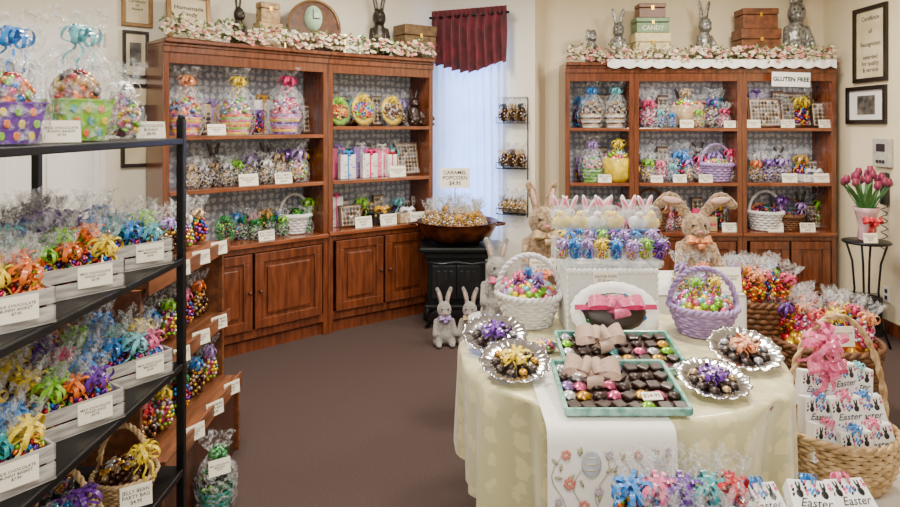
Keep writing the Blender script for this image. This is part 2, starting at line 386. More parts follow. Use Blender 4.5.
O('sheer_curtain',sheet(0,w_,2.44,.6,90,9,.022,SHEER).mesh('cur',SHEER),None,(p0[1],p0[2],0),a,1,'sheer pale blue white curtain hanging in the window under the burgundy valance','curtain')
VAL=mat('burgundy_cloth',(100,14,34),.8,c2=(62,6,20),scale=10,sheen=.2)
p0=wp(C0,D0,433,-.14); w_=wp(C0,D0,508,-.14)[0]-p0[0]
t=O('window_valance',None,None,(p0[1],p0[2],0),a,1,'burgundy pleated valance hanging from the rod over the window','valance')
O('valance_cloth',sheet(0,w_,2.57,2.1,110,9,.045,VAL,14,lambda t:.04*math.cos(t*2*PI*1)+.015*math.sin(t*9*2*PI)).mesh('val',VAL),t)
O('heading',sheet(0,w_,2.62,2.55,110,16,.016,VAL,3).mesh('vh',VAL),t)
O('rod',MB().tube([(-.02,-.03,2.56),(w_+.02,-.03,2.56)],.012,8).mesh('rod',BLACK),t)
# door on left wall
dp0=wp(A0,B0,-45); dp1=wp(A0,B0,88); w_=dp1[0]-dp0[0]
d=O('door_1',None,None,(dp0[1],dp0[2],0),ang(A0,B0),kind='structure')
b=MB(); b.box(0,w_,-.045,-.002,0,2.1,bev=.004)
for i in range(2):
    x0=.1+i*(w_/2-.03); x1=x0+w_/2-.17
    for z0,z1 in ((.15,.75),(.9,1.45),(1.55,2.0)):
        b.box(x0,x1,-.055,-.045,z0,z1,bev=.004); b.box(x0+.03,x1-.03,-.065,-.055,z0+.03,z1-.03,bev=.004)
O('door_panel',b.mesh('door',WHITE),d)
b=MB()
for x in (-.1,w_): b.box(x,x+.1,-.03,-.001,0,2.2,bev=.004); b.box(x+.02,x+.04,-.04,-.03,0,2.2); b.box(x+.06,x+.08,-.04,-.03,0,2.2)
b.box(-.1,w_+.1,-.03,-.001,2.1,2.22,bev=.004); O('door_frame',b.mesh('df',WHITE),d)
O('door_knob',MB().sph((w_-.07,-.09,1.0),.03,12).tube([(w_-.07,-.04,1),(w_-.07,-.08,1)],.012).mesh('k',GOLD),d)
for z in (.3,1.7): O('hinge',MB().box(w_,w_+.03,-.06,-.04,z,z+.1).mesh('h',GOLD),d)
# framed pictures
PARCH=mat('parchment',(222,210,180),.8,c2=(200,186,150),scale=6)
def frame(A,B,px0,px1,y0,y1,label,cf,inner,fw=.03,txt=None,name='picture_frame',cat='framed picture',photo=None,v=-.0):
    a0=wp(A,B,px0,v); a1=wp(A,B,px1,v); dep=(a0[2]+a1[2])/2; w=math.dist(a0[1:],a1[1:]); zt=zy(y0,dep); zb=zy(y1,dep); h=zt-zb
    t=O(name,None,None,(a0[1],a0[2],zb),ang(A,B),1,label,cat)
    b=MB(); b.box(0,w,-.025,-.002,0,fw,bev=.003); b.box(0,w,-.025,-.002,h-fw,h,bev=.003); b.box(0,fw,-.025,-.002,fw,h-fw,bev=.003); b.box(w-fw,w,-.025,-.002,fw,h-fw,bev=.003)
    O('frame',b.mesh('fr',cf),t)
    O('print',MB().box(fw*.8,w-fw*.8,-.008,-.002,fw*.8,h-fw*.8).mesh('pr',inner),t)
    if photo: O('photo',MB().box(w*.28,w*.72,-.011,-.008,h*.25,h*.75).mesh('ph',photo),t)
    if txt: letter(t,txt,w-fw*3.5,h-fw*4.5,(w/2,-.0095,h/2))
    return t
DK=mat('frame_dark',(30,22,18),.35); LT=mat('frame_gold',(140,104,58),.4,.3)
OLDPH=mat('old_photo',(120,116,110),.5,c2=(52,50,50),scale=14)
frame(A0,B0,121,152,-16,27,'gold framed certificate high on the wall above the other frames',LT,PARCH,.025,'Certificate\nof\nAward')
frame(A0,B0,122,148,31,78,'dark framed photo between the certificate and the large lower frame',DK,PARCH,.02,photo=OLDPH)
frame(A0,B0,120,156,84,167,'large dark framed picture low on the wall behind the rack',DK,PARCH,.025,photo=OLDPH)
frame(G0,(3.37,-1.2),855,889,6,82,'tall black framed document at the top of the right wall',DK,PARCH,.035,'Certificate\n\nof\n\nRecognition\n\nawarded\nfor quality\n& service')
frame(G0,(3.37,-1.2),848,888,86,124,'wide black framed photo with white mat under the tall document',DK,WHITE,.035,photo=OLDPH)
q=wp(G0,(3.37,-1.2),885); t=O('wall_intercom',None,None,(q[1],q[2],zy(167,q[2])),-PI/2,1,'grey wall intercom box beside the tulips','intercom')
b=MB(); b.box(-.1,.1,-.035,-.002,0,.22,bev=.006); O('case',b.mesh('c',mat('grey_plastic',(190,186,176),.5)),t)
O('screen',MB().box(-.05,.05,-.038,-.035,.12,.18).mesh('c',INK),t)
for i in range(3): O('button',MB().box(-.05+i*.036,-.025+i*.036,-.04,-.035,.03,.055).mesh('c',INK),t)
q=wp(G0,(3.37,-1.2),888); t=O('handset',None,None,(q[1],q[2],zy(205,q[2])),-PI/2,1,'black telephone handset hung on the wall under the intercom','telephone')
b=MB(); b.box(-.03,.03,-.05,-.002,0,.25,bev=.012); O('body',b.mesh('hs',cm('black')),t); O('cord',MB().tube([(.03*math.sin(i*1.3),-.03+.02*math.cos(i*1.3),-.012*i) for i in range(30)],.004).mesh('cd',cm('black')),t)
q=wp(G0,(3.37,-1.2),887); t=O('power_outlet',None,None,(q[1],q[2],zy(302,q[2])),-PI/2,1,'cream wall outlet low on the right wall behind the plant stand','outlet'); O('plate',MB().box(-.04,.04,-.008,-.002,0,.12,bev=.002).mesh('o',WHITE),t)
for z in (.02,.07): O('socket',MB().box(-.015,.015,-.01,-.008,z,z+.03).mesh('o',INK),t)
# ---------------------------------------------------------------- bookcases
class Unit: pass
def bookcase(P,Q,D,top,shelves,counter,nd,label,name='bookcase'):
    U=Unit(); U.P=P;U.Q=Q; W=math.dist(P,Q); a=ang(P,Q); U.a=a; U.W=W
    t=O(name,None,None,(P[0],P[1],0),a,1,label,'bookcase','wooden display bookcases')
    b=MB(); 
    for x in (0,W-.04): b.box(x,x+.04,0,D,0,top-.02,bev=.003)
    b.box(.04,W-.04,.03,D,.08,.1); b.box(.04,W-.04,.03,.05,0,.1); b.box(.04,W-.04,.005,.02,.1,.16); b.box(.04,W-.04,.005,.02,counter-.07,counter-.03)
    b.box(0.04,W-.04,0,D,top-.04,top-.02); b.box(.04,W-.04,.0,.02,top-.13,top-.04,bev=.003)
    b.box(.04,W-.04,D-.02,D,.1,counter-.03)
    O('carcass',b.mesh('carcass',WOOD),t)
    O('back_panel',MB().box(.04,W-.04,D-.02,D-.005,counter,top-.04).mesh('bp',PAPER),t)
    b=MB(); b.box(.002,W-.002,-.02,.0,counter-.03,counter,bev=.004); b.box(.04,W-.04,0,D-.02,counter-.03,counter); O('counter_ledge',b.mesh('ct',WOODH),t)
    for z in shelves:
        b=MB(); b.box(.04,W-.04,-.004,D-.02,z-.028,z,bev=.003); O('shelf',b.mesh('shelf',WOODH),t)
    b=MB(); b.box(.001,W-.001,-.02,D,top-.02,top,bev=.003); b.box(.001,W-.001,-.045,D,top,top+.03,bev=.006); b.box(.001,W-.001,-.012,0,top-.06,top-.02,bev=.003); O('cornice',b.mesh('cor',WOOD),t)
    dw=(W-.08-.02*(nd+1))/nd
    for i in range(nd):
        x0=.05+.02*.5+i*(dw+.02); b=MB(); z0,z1=.165,counter-.075; fw=.065
        b.box(0,dw,-.018,0,z0,z0+fw,bev=.003); b.box(0,dw,-.018,0,z1-fw,z1,bev=.003); b.box(0,fw,-.018,0,z0+fw,z1-fw,bev=.003); b.box(dw-fw,dw,-.018,0,z0+fw,z1-fw,bev=.003)
        b.box(fw,dw-fw,-.006,.002,z0+fw,z1-fw); b.box(fw+.03,dw-fw-.03,-.018,-.006,z0+fw+.03,z1-fw-.03,bev=.011)
        dd=O('door',b.mesh('door',WOOD),t,(x0,0,0))
        O('knob',cached('knob',lambda:MB().sph((0,-.016,0),.014,10).tube([(0,.012,0),(0,-.012,0)],.007).mesh('kn',WOODD)),dd,((dw-.03) if i%2==0 else .03,-.03,(z0+z1)/2))
    return U
LP=(-1.835,4.155);LJ=(-.935,4.98);LQ=(-.145,5.55)
U1=bookcase(LP,LJ,.32,2.13,(1.17,1.53),.77,2,'cherry wood bookcase with two doors, standing left next to the framed pictures')
U2=bookcase((LJ[0]+.003,LJ[1]+.002),LQ,.32,2.13,(1.17,1.59),.78,2,'cherry wood bookcase with two doors, standing between the other one and the window')
YR=5.5
U3=bookcase((.975,YR),(1.558,YR),.32,2.1,(1.11,1.575),.69,1,'narrow cherry wood bookcase section behind the plush rabbits')
U4=bookcase((1.56,YR),(2.473,YR),.32,2.1,(1.11,1.575),.69,2,'wide middle cherry wood bookcase section on the right')
U5=bookcase((2.475,YR),(3.27,YR),.32,2.1,(1.11,1.575),.69,2,'cherry wood bookcase section under the gluten free sign near right wall')
def sp(U,px,z,v=.12):
    s,x,y=wp(U.P,U.Q,px,v); return (x,y,z),y/F   # location, metres per pixel
# garlands
def garland(segs,z,label,n,lace=False):
    r=random.Random(n); pts=[]
    for (P,Q) in segs:
        W=math.dist(P,Q); k=int(W/.02); nx,ny=(Q[1]-P[1])/W,-(Q[0]-P[0])/W
        for i in range(k): t=i/k; pts.append((P[0]+(Q[0]-P[0])*t-nx*.02,P[1]+(Q[1]-P[1])*t-ny*.02,z+.05+.012*math.sin(i*.35),nx,ny))
    t=O('flower_garland',None,None,(0,0,0),0,1,label,'garland')
    b=MB()
    b.tube([(p[0],p[1],p[2]) for p in pts],.012,5,0)
    for p in pts:
        for _ in range(8):
            c=Vector((p[0]+r.uniform(-.04,.04)+p[3]*r.uniform(0,.09),p[1]+r.uniform(-.03,.03)+p[4]*r.uniform(0,.09),max(z+.012,p[2]+r.uniform(-.05,.08))))
            d=Vector((r.uniform(-1,1),r.uniform(-1,1),r.uniform(-.3,1))).normalized()*.04; s=d.cross(Vector((0,0,1))).normalized()*.013
            b.add([c,c+d*.5+s,c+d,c+d*.5-s],[(0,1,2,3)],1)
    O('foliage',b.mesh('leaves',mat('garland_vine',(110,120,80),.8),mat('garland_leaf',(148,160,108),.7,c2=(92,112,70))),t)
    cols=[(238,200,180),(236,220,184),(214,134,132),(240,232,212)]
    bl=[];st=MB()
    def blossom(q,mi=0,M=None):
        w=MB()
        for k in range(5): aa=k*2*PI/5; w.sph((.016*math.cos(aa),.016*math.sin(aa),.004),(.012,.012,.006),6)
        w.sph((0,0,.01),(.011,.011,.008),6); q.add(w.v,w.f,mi,True,M)
    pm=[mat('petal%d'%c,cols[c],.7,var=.1) for c in range(4)]
    for c in range(4):
        q=MB(); blossom(q); bl.append(q.mesh('blossom',pm[c]))
    def place(p): return (p[0]+p[3]*.065+r.uniform(-.012,.012),p[1]+p[4]*.065+r.uniform(-.01,.02),p[2]+r.uniform(-.035,.075)),(0,1.2-r.random()*.8,math.atan2(p[4],p[3])+r.uniform(-.5,.5))
    for i in range(98):
        l,e=place(pts[int((i+.5)/98*len(pts))]); O('blossom',r.choice(bl),t,l,e,r.uniform(.75,1.1))
    for i in range(260):
        l,e=place(r.choice(pts)); blossom(st,r.choice([0,1,1,2,3]),Matrix.Translation(l)@Euler(e).to_matrix().to_4x4()@Matrix.Scale(r.uniform(.5,.8),4))
    O('small_blossoms',st.mesh('sb',*pm),t,kind='stuff')
    if lace:
        q=MB(); vs=[];fs=[]
        P,Q=segs[0][0],segs[-1][1]; x0=P[0]+.32; W=Q[0]-x0; N=220
        for i in range(N+1):
            x=x0+W*i/N; sc=.02*abs(math.sin(i*.22)); 
            vs+=[(x,P[1]-.052+.004*math.sin(i*.7),z+.02),(x,P[1]-.054+.004*math.sin(i*.7),z-.035-sc)]
        for i in range(N): fs.append((2*i,2*i+1,2*i+3,2*i+2))
        q.add(vs,fs); O('lace_edge',q.mesh('lace',mat('lace_white',(244,244,244),.8,var=.03)),t)
garland([(LP,LJ),(LJ,LQ)],2.16,'cream and pink flower garland along the top of the left bookcases',98)
garland([((1.0,YR),(3.24,YR))],2.13,'pale flower garland with white lace edging on the right bookcases',97,True)
# gluten free sign
(l,k)=sp(U5,791,2.03,-.075)
sg=O('gluten_free_sign',cached('gfs',lambda:MB().box(-.16,.16,-.002,.002,-.06,.06).mesh('s',WHITE)),None,(l[0],l[1],1.98),(0,0.03,0),1,'small white GLUTEN FREE sign with green letters hanging from right bookcase','sign')
letter(sg,'GLUTEN FREE',.305,.095,(0,-.004,0),mat('green_ink',(4,60,52),.6),bold=.04)
# ---------------------------------------------------------------- shelf goods
names={'U1':'left bookcase','U2':'bookcase beside window','U3':'narrow bookcase section','U4':'middle right bookcase','U5':'bookcase under gluten free sign'}
UU={'U1':U1,'U2':U2,'U3':U3,'U4':U4,'U5':U5}
def zl(u,row):
    if u in('U1',): return {1:1.53,2:1.17,3:.77}[row]
    if u=='U2': return {1:1.59,2:1.17,3:.78}[row]
    return {1:1.575,2:1.11,3:.69}[row]
rn={1:'top shelf',2:'middle shelf',3:'bottom ledge'}
def goods(u,row,items):
    U=UU[u]; c={}
    tot={}
    for it in items: tot[it[0]]=tot.get(it[0],0)+1
    for it in items:
        k,px,hp=it[0],it[1],it[2]; arg=list(it[3:]); v=.13
        if arg and isinstance(arg[-1],float) : v=arg.pop()
        l,mp=sp(U,px,zl(u,row)+.002,v); h=hp*mp; c[k]=c.get(k,0)+1
        pos=('%s from left, '%ORD[c[k]-1] if tot[k]>1 else '')+'%s of %s'%(rn[row],names[u])
        rz=U.a
        if k=='bag': bag(l,h,arg[0],arg[1],'clear candy bag, %s bow, %s'%(arg[0],pos),'candy bags on the '+rn[row]+' of the '+names[u],rz,'full',bs=.24)
        elif k=='gb': gift_basket(l,h,arg[0],arg[1],arg[2],'wrapped Easter basket, %s bow, %s'%(arg[2],pos),rz,'wrapped baskets on the '+rn[row]+' of the '+names[u])
        elif k=='wb': gift_box(l,h*arg[0],.03,h,arg[1],None,'boxed chocolates with window, %s'%pos,rz,-.18,None,None,True,name='chocolate_box',cat='chocolate box')
        elif k=='flat': gift_box(l,h*arg[0],.16,h,arg[1],arg[2],'flat %s box with %s ribbon, %s'%(arg[1],arg[2],pos),rz+R.uniform(-.1,.1),0)
        elif k=='gx': gift_box(l,h*arg[0],.05,h,arg[1],arg[2],'upright %s gift box, %s bow, %s'%(arg[1],arg[2],pos),rz)
        elif k=='plate': plate(l,h,arg[0],arg[1],'wrapped oval candy plate, %s trim, %s'%(arg[1],pos),rz)
        elif k=='card': card(l,h*1.7,h,'small white price card, %s'%pos,rz,R.randrange(5),-.15)
        elif k=='bk': basket(l,h*.28,h*.38,h*.42,arg[0],h*.5,arg[1],'small woven candy basket, %s'%pos,rz,arg[2],None,6)
        elif k=='mug': mug(l,h,arg[0],'%s cup filled with candy, %s'%(arg[0],pos),rz)
        elif k=='bunny': bunny(l,h,'choc','small chocolate rabbit, %s'%pos,rz,name='chocolate_rabbit',cat='chocolate rabbit')
def backrow(u,row,px0,px1,n,hp,seq='bwrb',fls=('foil','choc','dark','pastel'),v=.225):
    U=UU[u]; cs=['purple','aqua','pink','yellow','white','blue','lime','lilac','gold','silver','peach','teal']; R2=random.Random(row*17+int(px0)); c={}
    for i in range(n):
        px=px0+(px1-px0)*i/(n-1); l,mp=sp(U,px,zl(u,row)+.002,v); h=hp*mp*R2.uniform(.85,1.1); k=seq[i%len(seq)]; c[k]=c.get(k,0)+1
        pos='%s from left, %s, %s'%(ORD[c[k]-1],rn[row],names[u]); col=R2.choice(cs)
        if k=='b': bag(l,h,col,R2.choice(fls),'rear candy bag, %s bow, %s'%(col,pos),'rear goods in the '+names[u],U.a,'ruffle',bs=.26)
        elif k=='w': gift_box(l,.1,.03,h*.85,'brown',None,'rear boxed chocolates, %s'%pos,U.a,-.1,None,None,True,name='chocolate_box',cat='chocolate box')
        else: bunny(l,h,'choc','rear chocolate rabbit, %s'%pos,U.a,name='chocolate_rabbit',cat='chocolate rabbit')
def plate(l,h,p,c,label,rz):
    t=O('candy_plate',None,None,l,(-.16,0,rz),h,label,'candy plate')
    Mx=Matrix.Translation((0,0,.47))@Matrix.Rotation(PI/2,4,'X')@Matrix.Diagonal((.8,1,1,1))
    O('plate',cached(('pl',c),lambda:MB().lathe([(.001,-.02),(.3,-.02),(.46,.03),(.47,.035),(.3,0),(.001,0)],28,0,Mx,wav=lambda r,z,a,k:(r*(1+(.03*math.cos(14*a) if r>.4 else 0)),z)).mesh('p',cm(c))),t)
    O('candy_fill',eggpile(.33,.1,p,40,.07,5,.8),t,(0,-.02,.47),(PI/2,0,0))
    O('cellophane',cached('plw',lambda:MB().sph((0,-.03,.5),(.46,.13,.52),18).mesh('w',CELL)),t)
    O('bow',bow(c),t,(0,-.12,.8),(1,0,0),.16)
def mug(l,h,c,label,rz):
    t=O('candy_cup',None,None,l,rz,h,label,'candy cup')
    O('cup',cached(('mug',c),lambda:MB().lathe([(.001,.0),(.22,.0),(.3,.1),(.32,.5),(.3,.52),(.28,.5),(.26,.12)],24,0,cap=False).mesh('m',cm(c))),t)
    O('handle',cached(('mh',c),lambda:MB().tube([(.3+.18*math.sin(PI*i/10),0,.12+.3*i/10) for i in range(11)],.03).mesh('m',cm(c))),t)
    O('candy_fill',eggpile(.27,.25,'pastel',40,.06,6),t,(0,0,.47)); O('bow',bow(c),t,(0,-.1,.8),(.6,0,0),.16)
def bunny_blobs(ears='up',pose='sit'):
    L=[((0,0,.27),(.19,.16,.26)),((0,-.02,.17),(.21,.19,.17)),((0,-.03,.6),(.145,.135,.14)),((0,-.13,.56),(.075,.075,.06)),((.05,-.1,.55),(.06,.06,.05)),((-.05,-.1,.55),(.06,.06,.05)),((0,-.01,.46),(.1,.1,.1)),((0,.17,.1),(.07,.06,.07))]
    for s in (-1,1):
        L+=[((s*.13,-.1,.09),(.1,.12,.09)),((s*.13,-.22,.05),(.055,.11,.05))]
        for i in range(5): L.append(((s*(.16+.01*i),-.03-.035*i,.4-.045*i),(.05,.05,.055)))
        for i in range(9):
            t=i/8
            if ears=='up': c=(s*(.06+.07*t*t),.0,.7+.25*t); r=(.04+.012*math.sin(PI*t),.022,.05)
            elif ears=='side': c=(s*(.07+.3*t),.0,.7+.2*math.sin(PI*t*.75)-.02*t); r=(.06,.028,.05+.03*math.sin(PI*t))
            else: c=(s*(.1+.09*math.sin(PI*.6*t)),.0,.71-.22*t*t+.05*t); r=(.04,.03,.05)
            L.append((c,r))
    return L
def bunny(l,h,m,label,rz=0,ears='up',scarf=None,name='plush_rabbit',cat='plush rabbit',group=None,slim=1):
    M={'g':GREYFUR,'t':TANFUR,'w':WHFUR,'choc':CHOC,'b':BRONZE,'p':PEWTER}[m]
    t=O(name,None,None,l,rz,(h*slim,h*slim,h),label,cat,group)
    O('body',blobs(('bun',ears,m),bunny_blobs(ears),.016,M,4),t)
    for s in (-1,1): O('eye',cached('eye',lambda:MB().sph((0,0,0),.016,8).mesh('e',cm('black'))),t,(s*.06,-.148,.635))
    O('nose',cached('nose'+m,lambda:MB().sph((0,0,0),(.022,.014,.014),8).mesh('n',cm('pink') if m in 'gtw' else M)),t,(0,-.2,.575))
    if ears!='lop' and m in 'gtw':
        for s in (-1,1):
            if ears=='up': O('inner_ear',cached('ie',lambda:MB().sph((0,0,0),(.022,.008,.09),10).mesh('ie',mat('inner_ear',(216,176,166),.9))),t,(s*.088,-.02,.83),(0,s*.25,0))
            else: O('inner_ear',cached('ie2',lambda:MB().sph((0,0,0),(.1,.008,.034),10).mesh('ie',mat('inner_ear',(216,176,166),.9))),t,(s*.24,-.03,.875),(0,-s*.15,0))
    if scarf: O('neck_bow',bow(scarf,False),t,(0,-.13,.46),(1.1,0,0),.13)
    return t
goods('U1',1,[('gb',185,68,['pink','yellow','orange','purple'],'foil','peach',.12),('card',217,11,.02),('gb',236,66,['yellow','pink','lime','orange'],'pastel','yellow',.12),('gx',262,34,.6,'white','gold',.24),('gb',285,66,['purple','yellow','pink','lilac'],'pink','hot pink',.12),('gx',211,30,.7,'tan','lilac',.24)])
goods('U1',2,[('bag',190,32,'tan','tan'),('bag',203,30,'silver','choc'),('bag',214,32,'tan','choc',.2),('bag',226,31,'silver','choc'),('bag',238,32,'lime','choc',.2),('card',249,12,.02),('bag',252,33,'silver','choc',.2),('bag',266,32,'white','choc'),('bag',278,40,'tan','tan',.2),('bag',297,44,'lilac','pastel'),('card',284,11,.02)])
goods('U1',3,[('plate',226,30,'green','green',.1),('bag',243,32,'green','green',.2),('bag',255,28,'green','green'),('card',267,10,.02),('bag',270,30,'green','green',.2),('bag',283,27,'lime','green'),('bk',294,42,WICKW,'green','lime',.19),('bag',306,28,'green','green',.12)])
goods('U2',1,[('plate',340,31,'orange','lime',.12),('plate',364,34,'foil','yellow',.12),('plate',393,32,'choc','yellow',.12),('bunny',414,38,'c',.14),('bunny',425,32,'c',.2),('wb',350,30,.6,'brown',.26)])
goods('U2',2,[('gx',337,30,.5,'pink','lilac',.2),('gx',347,24,.7,'white','blue',.1),('gx',360,30,.55,'lilac','white',.2),('gx',369,24,.7,'white','hot pink',.1),('gx',381,28,.6,'pink','white',.16),('gx',391,22,.5,'white','red',.1),('wb',408,33,.8,'brown',.14),('card',398,11,.02)])
goods('U2',3,[('gx',335,30,.5,'white','pink',.2),('wb',351,22,1.1,'brown',.12),('wb',368,20,1.0,'gold',.22),('flat',380,12,2.,'black','gold',.14),('card',364,11,.02),('wb',406,18,1.2,'silver',.24),('flat',405,9,2.6,'tan','white',.12),('card',389,11,.02),('card',418,10,.02)])
goods('U3',1,[('gb',591,46,['white','tan','brown'],'choc','blue',.12),('gb',615,46,['white','tan','brown'],'choc','aqua',.12)])
goods('U3',2,[('gb',592,46,['lime','green'],'pastel','lilac',.12),('mug',617,46,'yellow',.12),('card',605,8,.02)])
goods('U3',3,[('bag',586,34,'purple','pastel'),('bag',604,34,'aqua','blue')])
goods('U4',1,[('bag',648,38,'hot pink','pink'),('bag',660,24,'aqua','blue',.1),('mug',684,42,'tan',.2),('bag',672,20,'blue','blue',.08),('bag',698,24,'lime','pastel',.1),('bag',713,40,'purple','choc',.2),('bag',724,26,'hot pink','pink',.1),('card',687,8,.02),('wb',736,26,.3,'brown',.2),('card',730,7,.02)])
goods('U4',2,[('bag',648,30,'lime','pastel'),('bag',661,28,'pink','pink'),('bag',673,24,'aqua','blue',.1),('bag',687,30,'lilac','pastel',.2),('bag',700,34,'hot pink','pink',.2),('bk',716,40,WICKP,'pastel','hot pink',.14),('bag',732,26,'green','choc'),('card',680,8,.02),('card',706,8,.02),('card',657,7,.02)])
goods('U4',3,[('bk',650,44,WICKB,'choc','orange',.14),('bag',668,26,'pink','pink'),('bag',680,26,'orange','orange',.2),('flat',700,14,2.,'tan','hot pink',.14),('wb',722,26,.9,'brown',.2),('card',692,9,.02),('card',730,9,.02)])
goods('U5',1,[('wb',765,30,1.1,'brown',.1),('wb',797,36,.95,'brown',.2),('gx',755,34,.4,'lilac','purple',.24),('wb',820,26,.6,'black',.12),('card',788,8,.02),('card',754,8,.02),('card',826,8,.02)])
goods('U5',2,[('bag',755,28,'orange','choc'),('bag',768,30,'purple','purple'),('bag',781,30,'lilac','purple',.16),('flat',812,7,3.4,'white','silver',.12),('wb',812,20,1.4,'brown',.22),('card',790,9,.02),('card',822,9,.02)])
goods('U5',3,[('bk',765,42,WICKW,'dark','purple',.14),('bk',788,34,WICKB,'dark','lilac',.14),('wb',814,24,1.2,'brown',.2),('card',776,9,.02),('card',808,9,.02)])
backrow('U1',2,196,300,7,40,'brb',('choc','tan','dark')); backrow('U1',3,236,280,4,36,'bb',('green','dark')); backrow('U1',1,205,308,3,36,'wb')
backrow('U2',1,334,420,5,38,'wb',('dark','choc')); backrow('U2',2,342,416,4,38,'bw'); backrow('U2',3,342,416,5,32,'wb',('dark','choc'))
for u,a_,b_,n_ in (('U3',582,622,3),('U4',646,732,6),('U5',757,822,4)):
    for r_ in (1,2,3): backrow(u,r_,a_,b_,n_,[40,38,36][r_-1],['brbw','bwrb','bwbr'][(r_+n_)%3],('dark','choc','foil','pastel') if r_!=2 else ('foil','dark','purple'))
# on top of the bookcases
T1=2.162;T2=2.132
def top(U,px,v=.18,z=T1): return sp(U,px,z,v)
def figure(U,px,hp,m,label,rz=0,ears='up',z=T1,v=.18):
    l,k=top(U,px,v,z); return bunny(l,hp*k,m,label,U.a+rz,ears,None,'rabbit_figurine','rabbit figurine',None,.72)
figure(U1,238,54,'b','dark bronze rabbit figurine standing on the left bookcase next to the framed plaque',.5)
figure(U2,379,66,'b','tall dark rabbit figurine on the bookcase beside the window',-.4)
figure(U3,591,46,'p','grey rabbit figurine leftmost on the right bookcases',.6,'lop',T2)
figure(U3,618,56,'p','slim grey rabbit figurine between the leftmost rabbit and the stacked tins',0,'up',T2)
figure(U4,704,64,'p','slender pale rabbit figurine between the tins and the wooden chest',.3,'up',T2)
figure(U5,796,84,'p','largest grey rabbit figurine on the far right bookcase top',-.2,'up',T2)
def chest(U,px,wpx,hpx,m,label,z,v=.18,lid=.3,name='wooden_box',cat='box',txt=None):
    l,k=top(U,px,v,z); w=wpx*k;h=hpx*k; t=O(name,None,None,l,U.a,1,label,cat)
    b=MB(); b.box(-w/2,w/2,-w*.3,w*.3,0,h*(1-lid)-.004,bev=.004); O('body',b.mesh('b',m),t)
    b=MB(); b.box(-w*.52,w*.52,-w*.32,w*.32,h*(1-lid),h,bev=.006); O('lid',b.mesh('l',m),t)
    O('latch',MB().box(-.012,.012,-w*.335,-w*.32,h*(1-lid)-.02,h*(1-lid)+.015).mesh('la',GOLD),t)
    if txt: letter(t,txt,w*.7,h*.3,(0,-w*.3-.002,h*.3),CARD)
    return l,h
chest(U2,415,36,34,mat('antique_box',(118,92,58),.5,c2=(84,62,36)),'small antique wooden chest on the bookcase beside the window',T1,txt='CANDY')
l,h=chest(U1,268,24,26,mat('weathered_block',(190,160,112),.6,c2=(140,110,72)),'lower weathered wooden box of the small stack on the left bookcase',T1)
chest(U1,268,20,20,mat('weathered_block',(190,160,112),.6),'upper weathered wooden box of the small stack on the left bookcase',T1+h+.002)
GRN=mat('green_tin',(104,132,96),.4,.2); TIN=mat('cream_tin',(222,204,150),.4,.1)
l,h=chest(U4,650,34,30,TIN,'bottom cream tin of the stack on the right bookcase',T2,txt='CHOCOLATES',name='tin',cat='tin')
l2,h2=chest(U4,650,32,15,GRN,'middle green tin of the stack on the right bookcase',T2+h+.002,txt='CANDY',name='tin',cat='tin'); chest(U4,650,26,14,mat('brown_tin',(120,74,48),.4),'top brown tin of the stack on the right bookcase',T2+h+h2+.004,name='tin',cat='tin')
l,h=chest(U5,756,38,34,mat('box_wood',(124,72,40),.5,c2=(84,46,26)),'lower wooden chest behind the garland next to the largest rabbit',T2,txt='CANDY'); chest(U5,756,34,20,mat('box_wood',(124,72,40),.5),'upper wooden chest stacked next to the largest rabbit',T2+h+.002)
# mantel clock
l,k=top(U1,313,.17); w=54*k;h=52*k; t=O('mantel_clock',None,None,l,U1.a-.5,1,'brown arched wooden mantel clock with oval dial on the left bookcase','clock')
CW=mat('clock_wood',(104,64,34),.3,c2=(70,40,22),coat=.4)
b=MB(); vs=[(-w/2,-.07,0),(w/2,-.07,0)]; n=14
for i in range(n+1): aa=PI*i/n; vs.append((w/2*math.cos(aa),-.07,h*.45+h*.55*math.sin(aa)))
N=len(vs); vs2=vs+[(x,.07,z) for x,y,z in vs]; b.add(vs2,[tuple(range(N)),tuple(range(N,2*N))[::-1]]+[(i,N+i,N+(i+1)%N,(i+1)%N) for i in range(N)],0,False); O('case',b.mesh('c',CW),t)
O('rim',MB().tube([(w*.46*math.cos(PI*i/16),-.075,h*.47+h*.5*math.sin(PI*i/16)) for i in range(17)],.008,6).mesh('r',LT),t)
O('dial',MB().lathe([(.001,0),(h*.24,0),(h*.24,.008),(.001,.008)],28,0,Matrix.Translation((0,-.07,h*.64))@Matrix.Rotation(PI/2,4,'X')@Matrix.Diagonal((.7,1,1,1))).mesh('d',mat('dial_green',(176,206,176),.4)),t)
O('hand',MB().box(-.003,.003,-.082,-.079,h*.64,h*.82).mesh('h',INK),t); O('hand',MB().box(0,h*.12,-.082,-.079,h*.63,h*.65).mesh('h',INK),t); O('base',MB().box(-w*.54,w*.54,-.085,.085,0,.02,bev=.004).mesh('ba',WOODD),t)
l,k=top(U1,190,.2); t=O('framed_plaque',None,None,l,(-.12,0,U1.a),1,'wooden framed plaque leaning on top of the left bookcase','plaque')
w=.3;h=.34;b=MB(); b.box(-w/2,w/2,-.02,0,0,.03,bev=.003).box(-w/2,w/2,-.02,0,h-.03,h,bev=.003).box(-w/2,-w/2+.03,-.02,0,.03,h-.03,bev=.003).box(w/2-.03,w/2,-.02,0,.03,h-.03,bev=.003); O('frame',b.mesh('f',LT),t); O('print',MB().box(-w/2+.02,w/2-.02,-.01,-.002,.02,h-.02).mesh('p',PARCH),t); letter(t,'Homemade\nCandy',.2,.14,(0,-.012,h*.65))
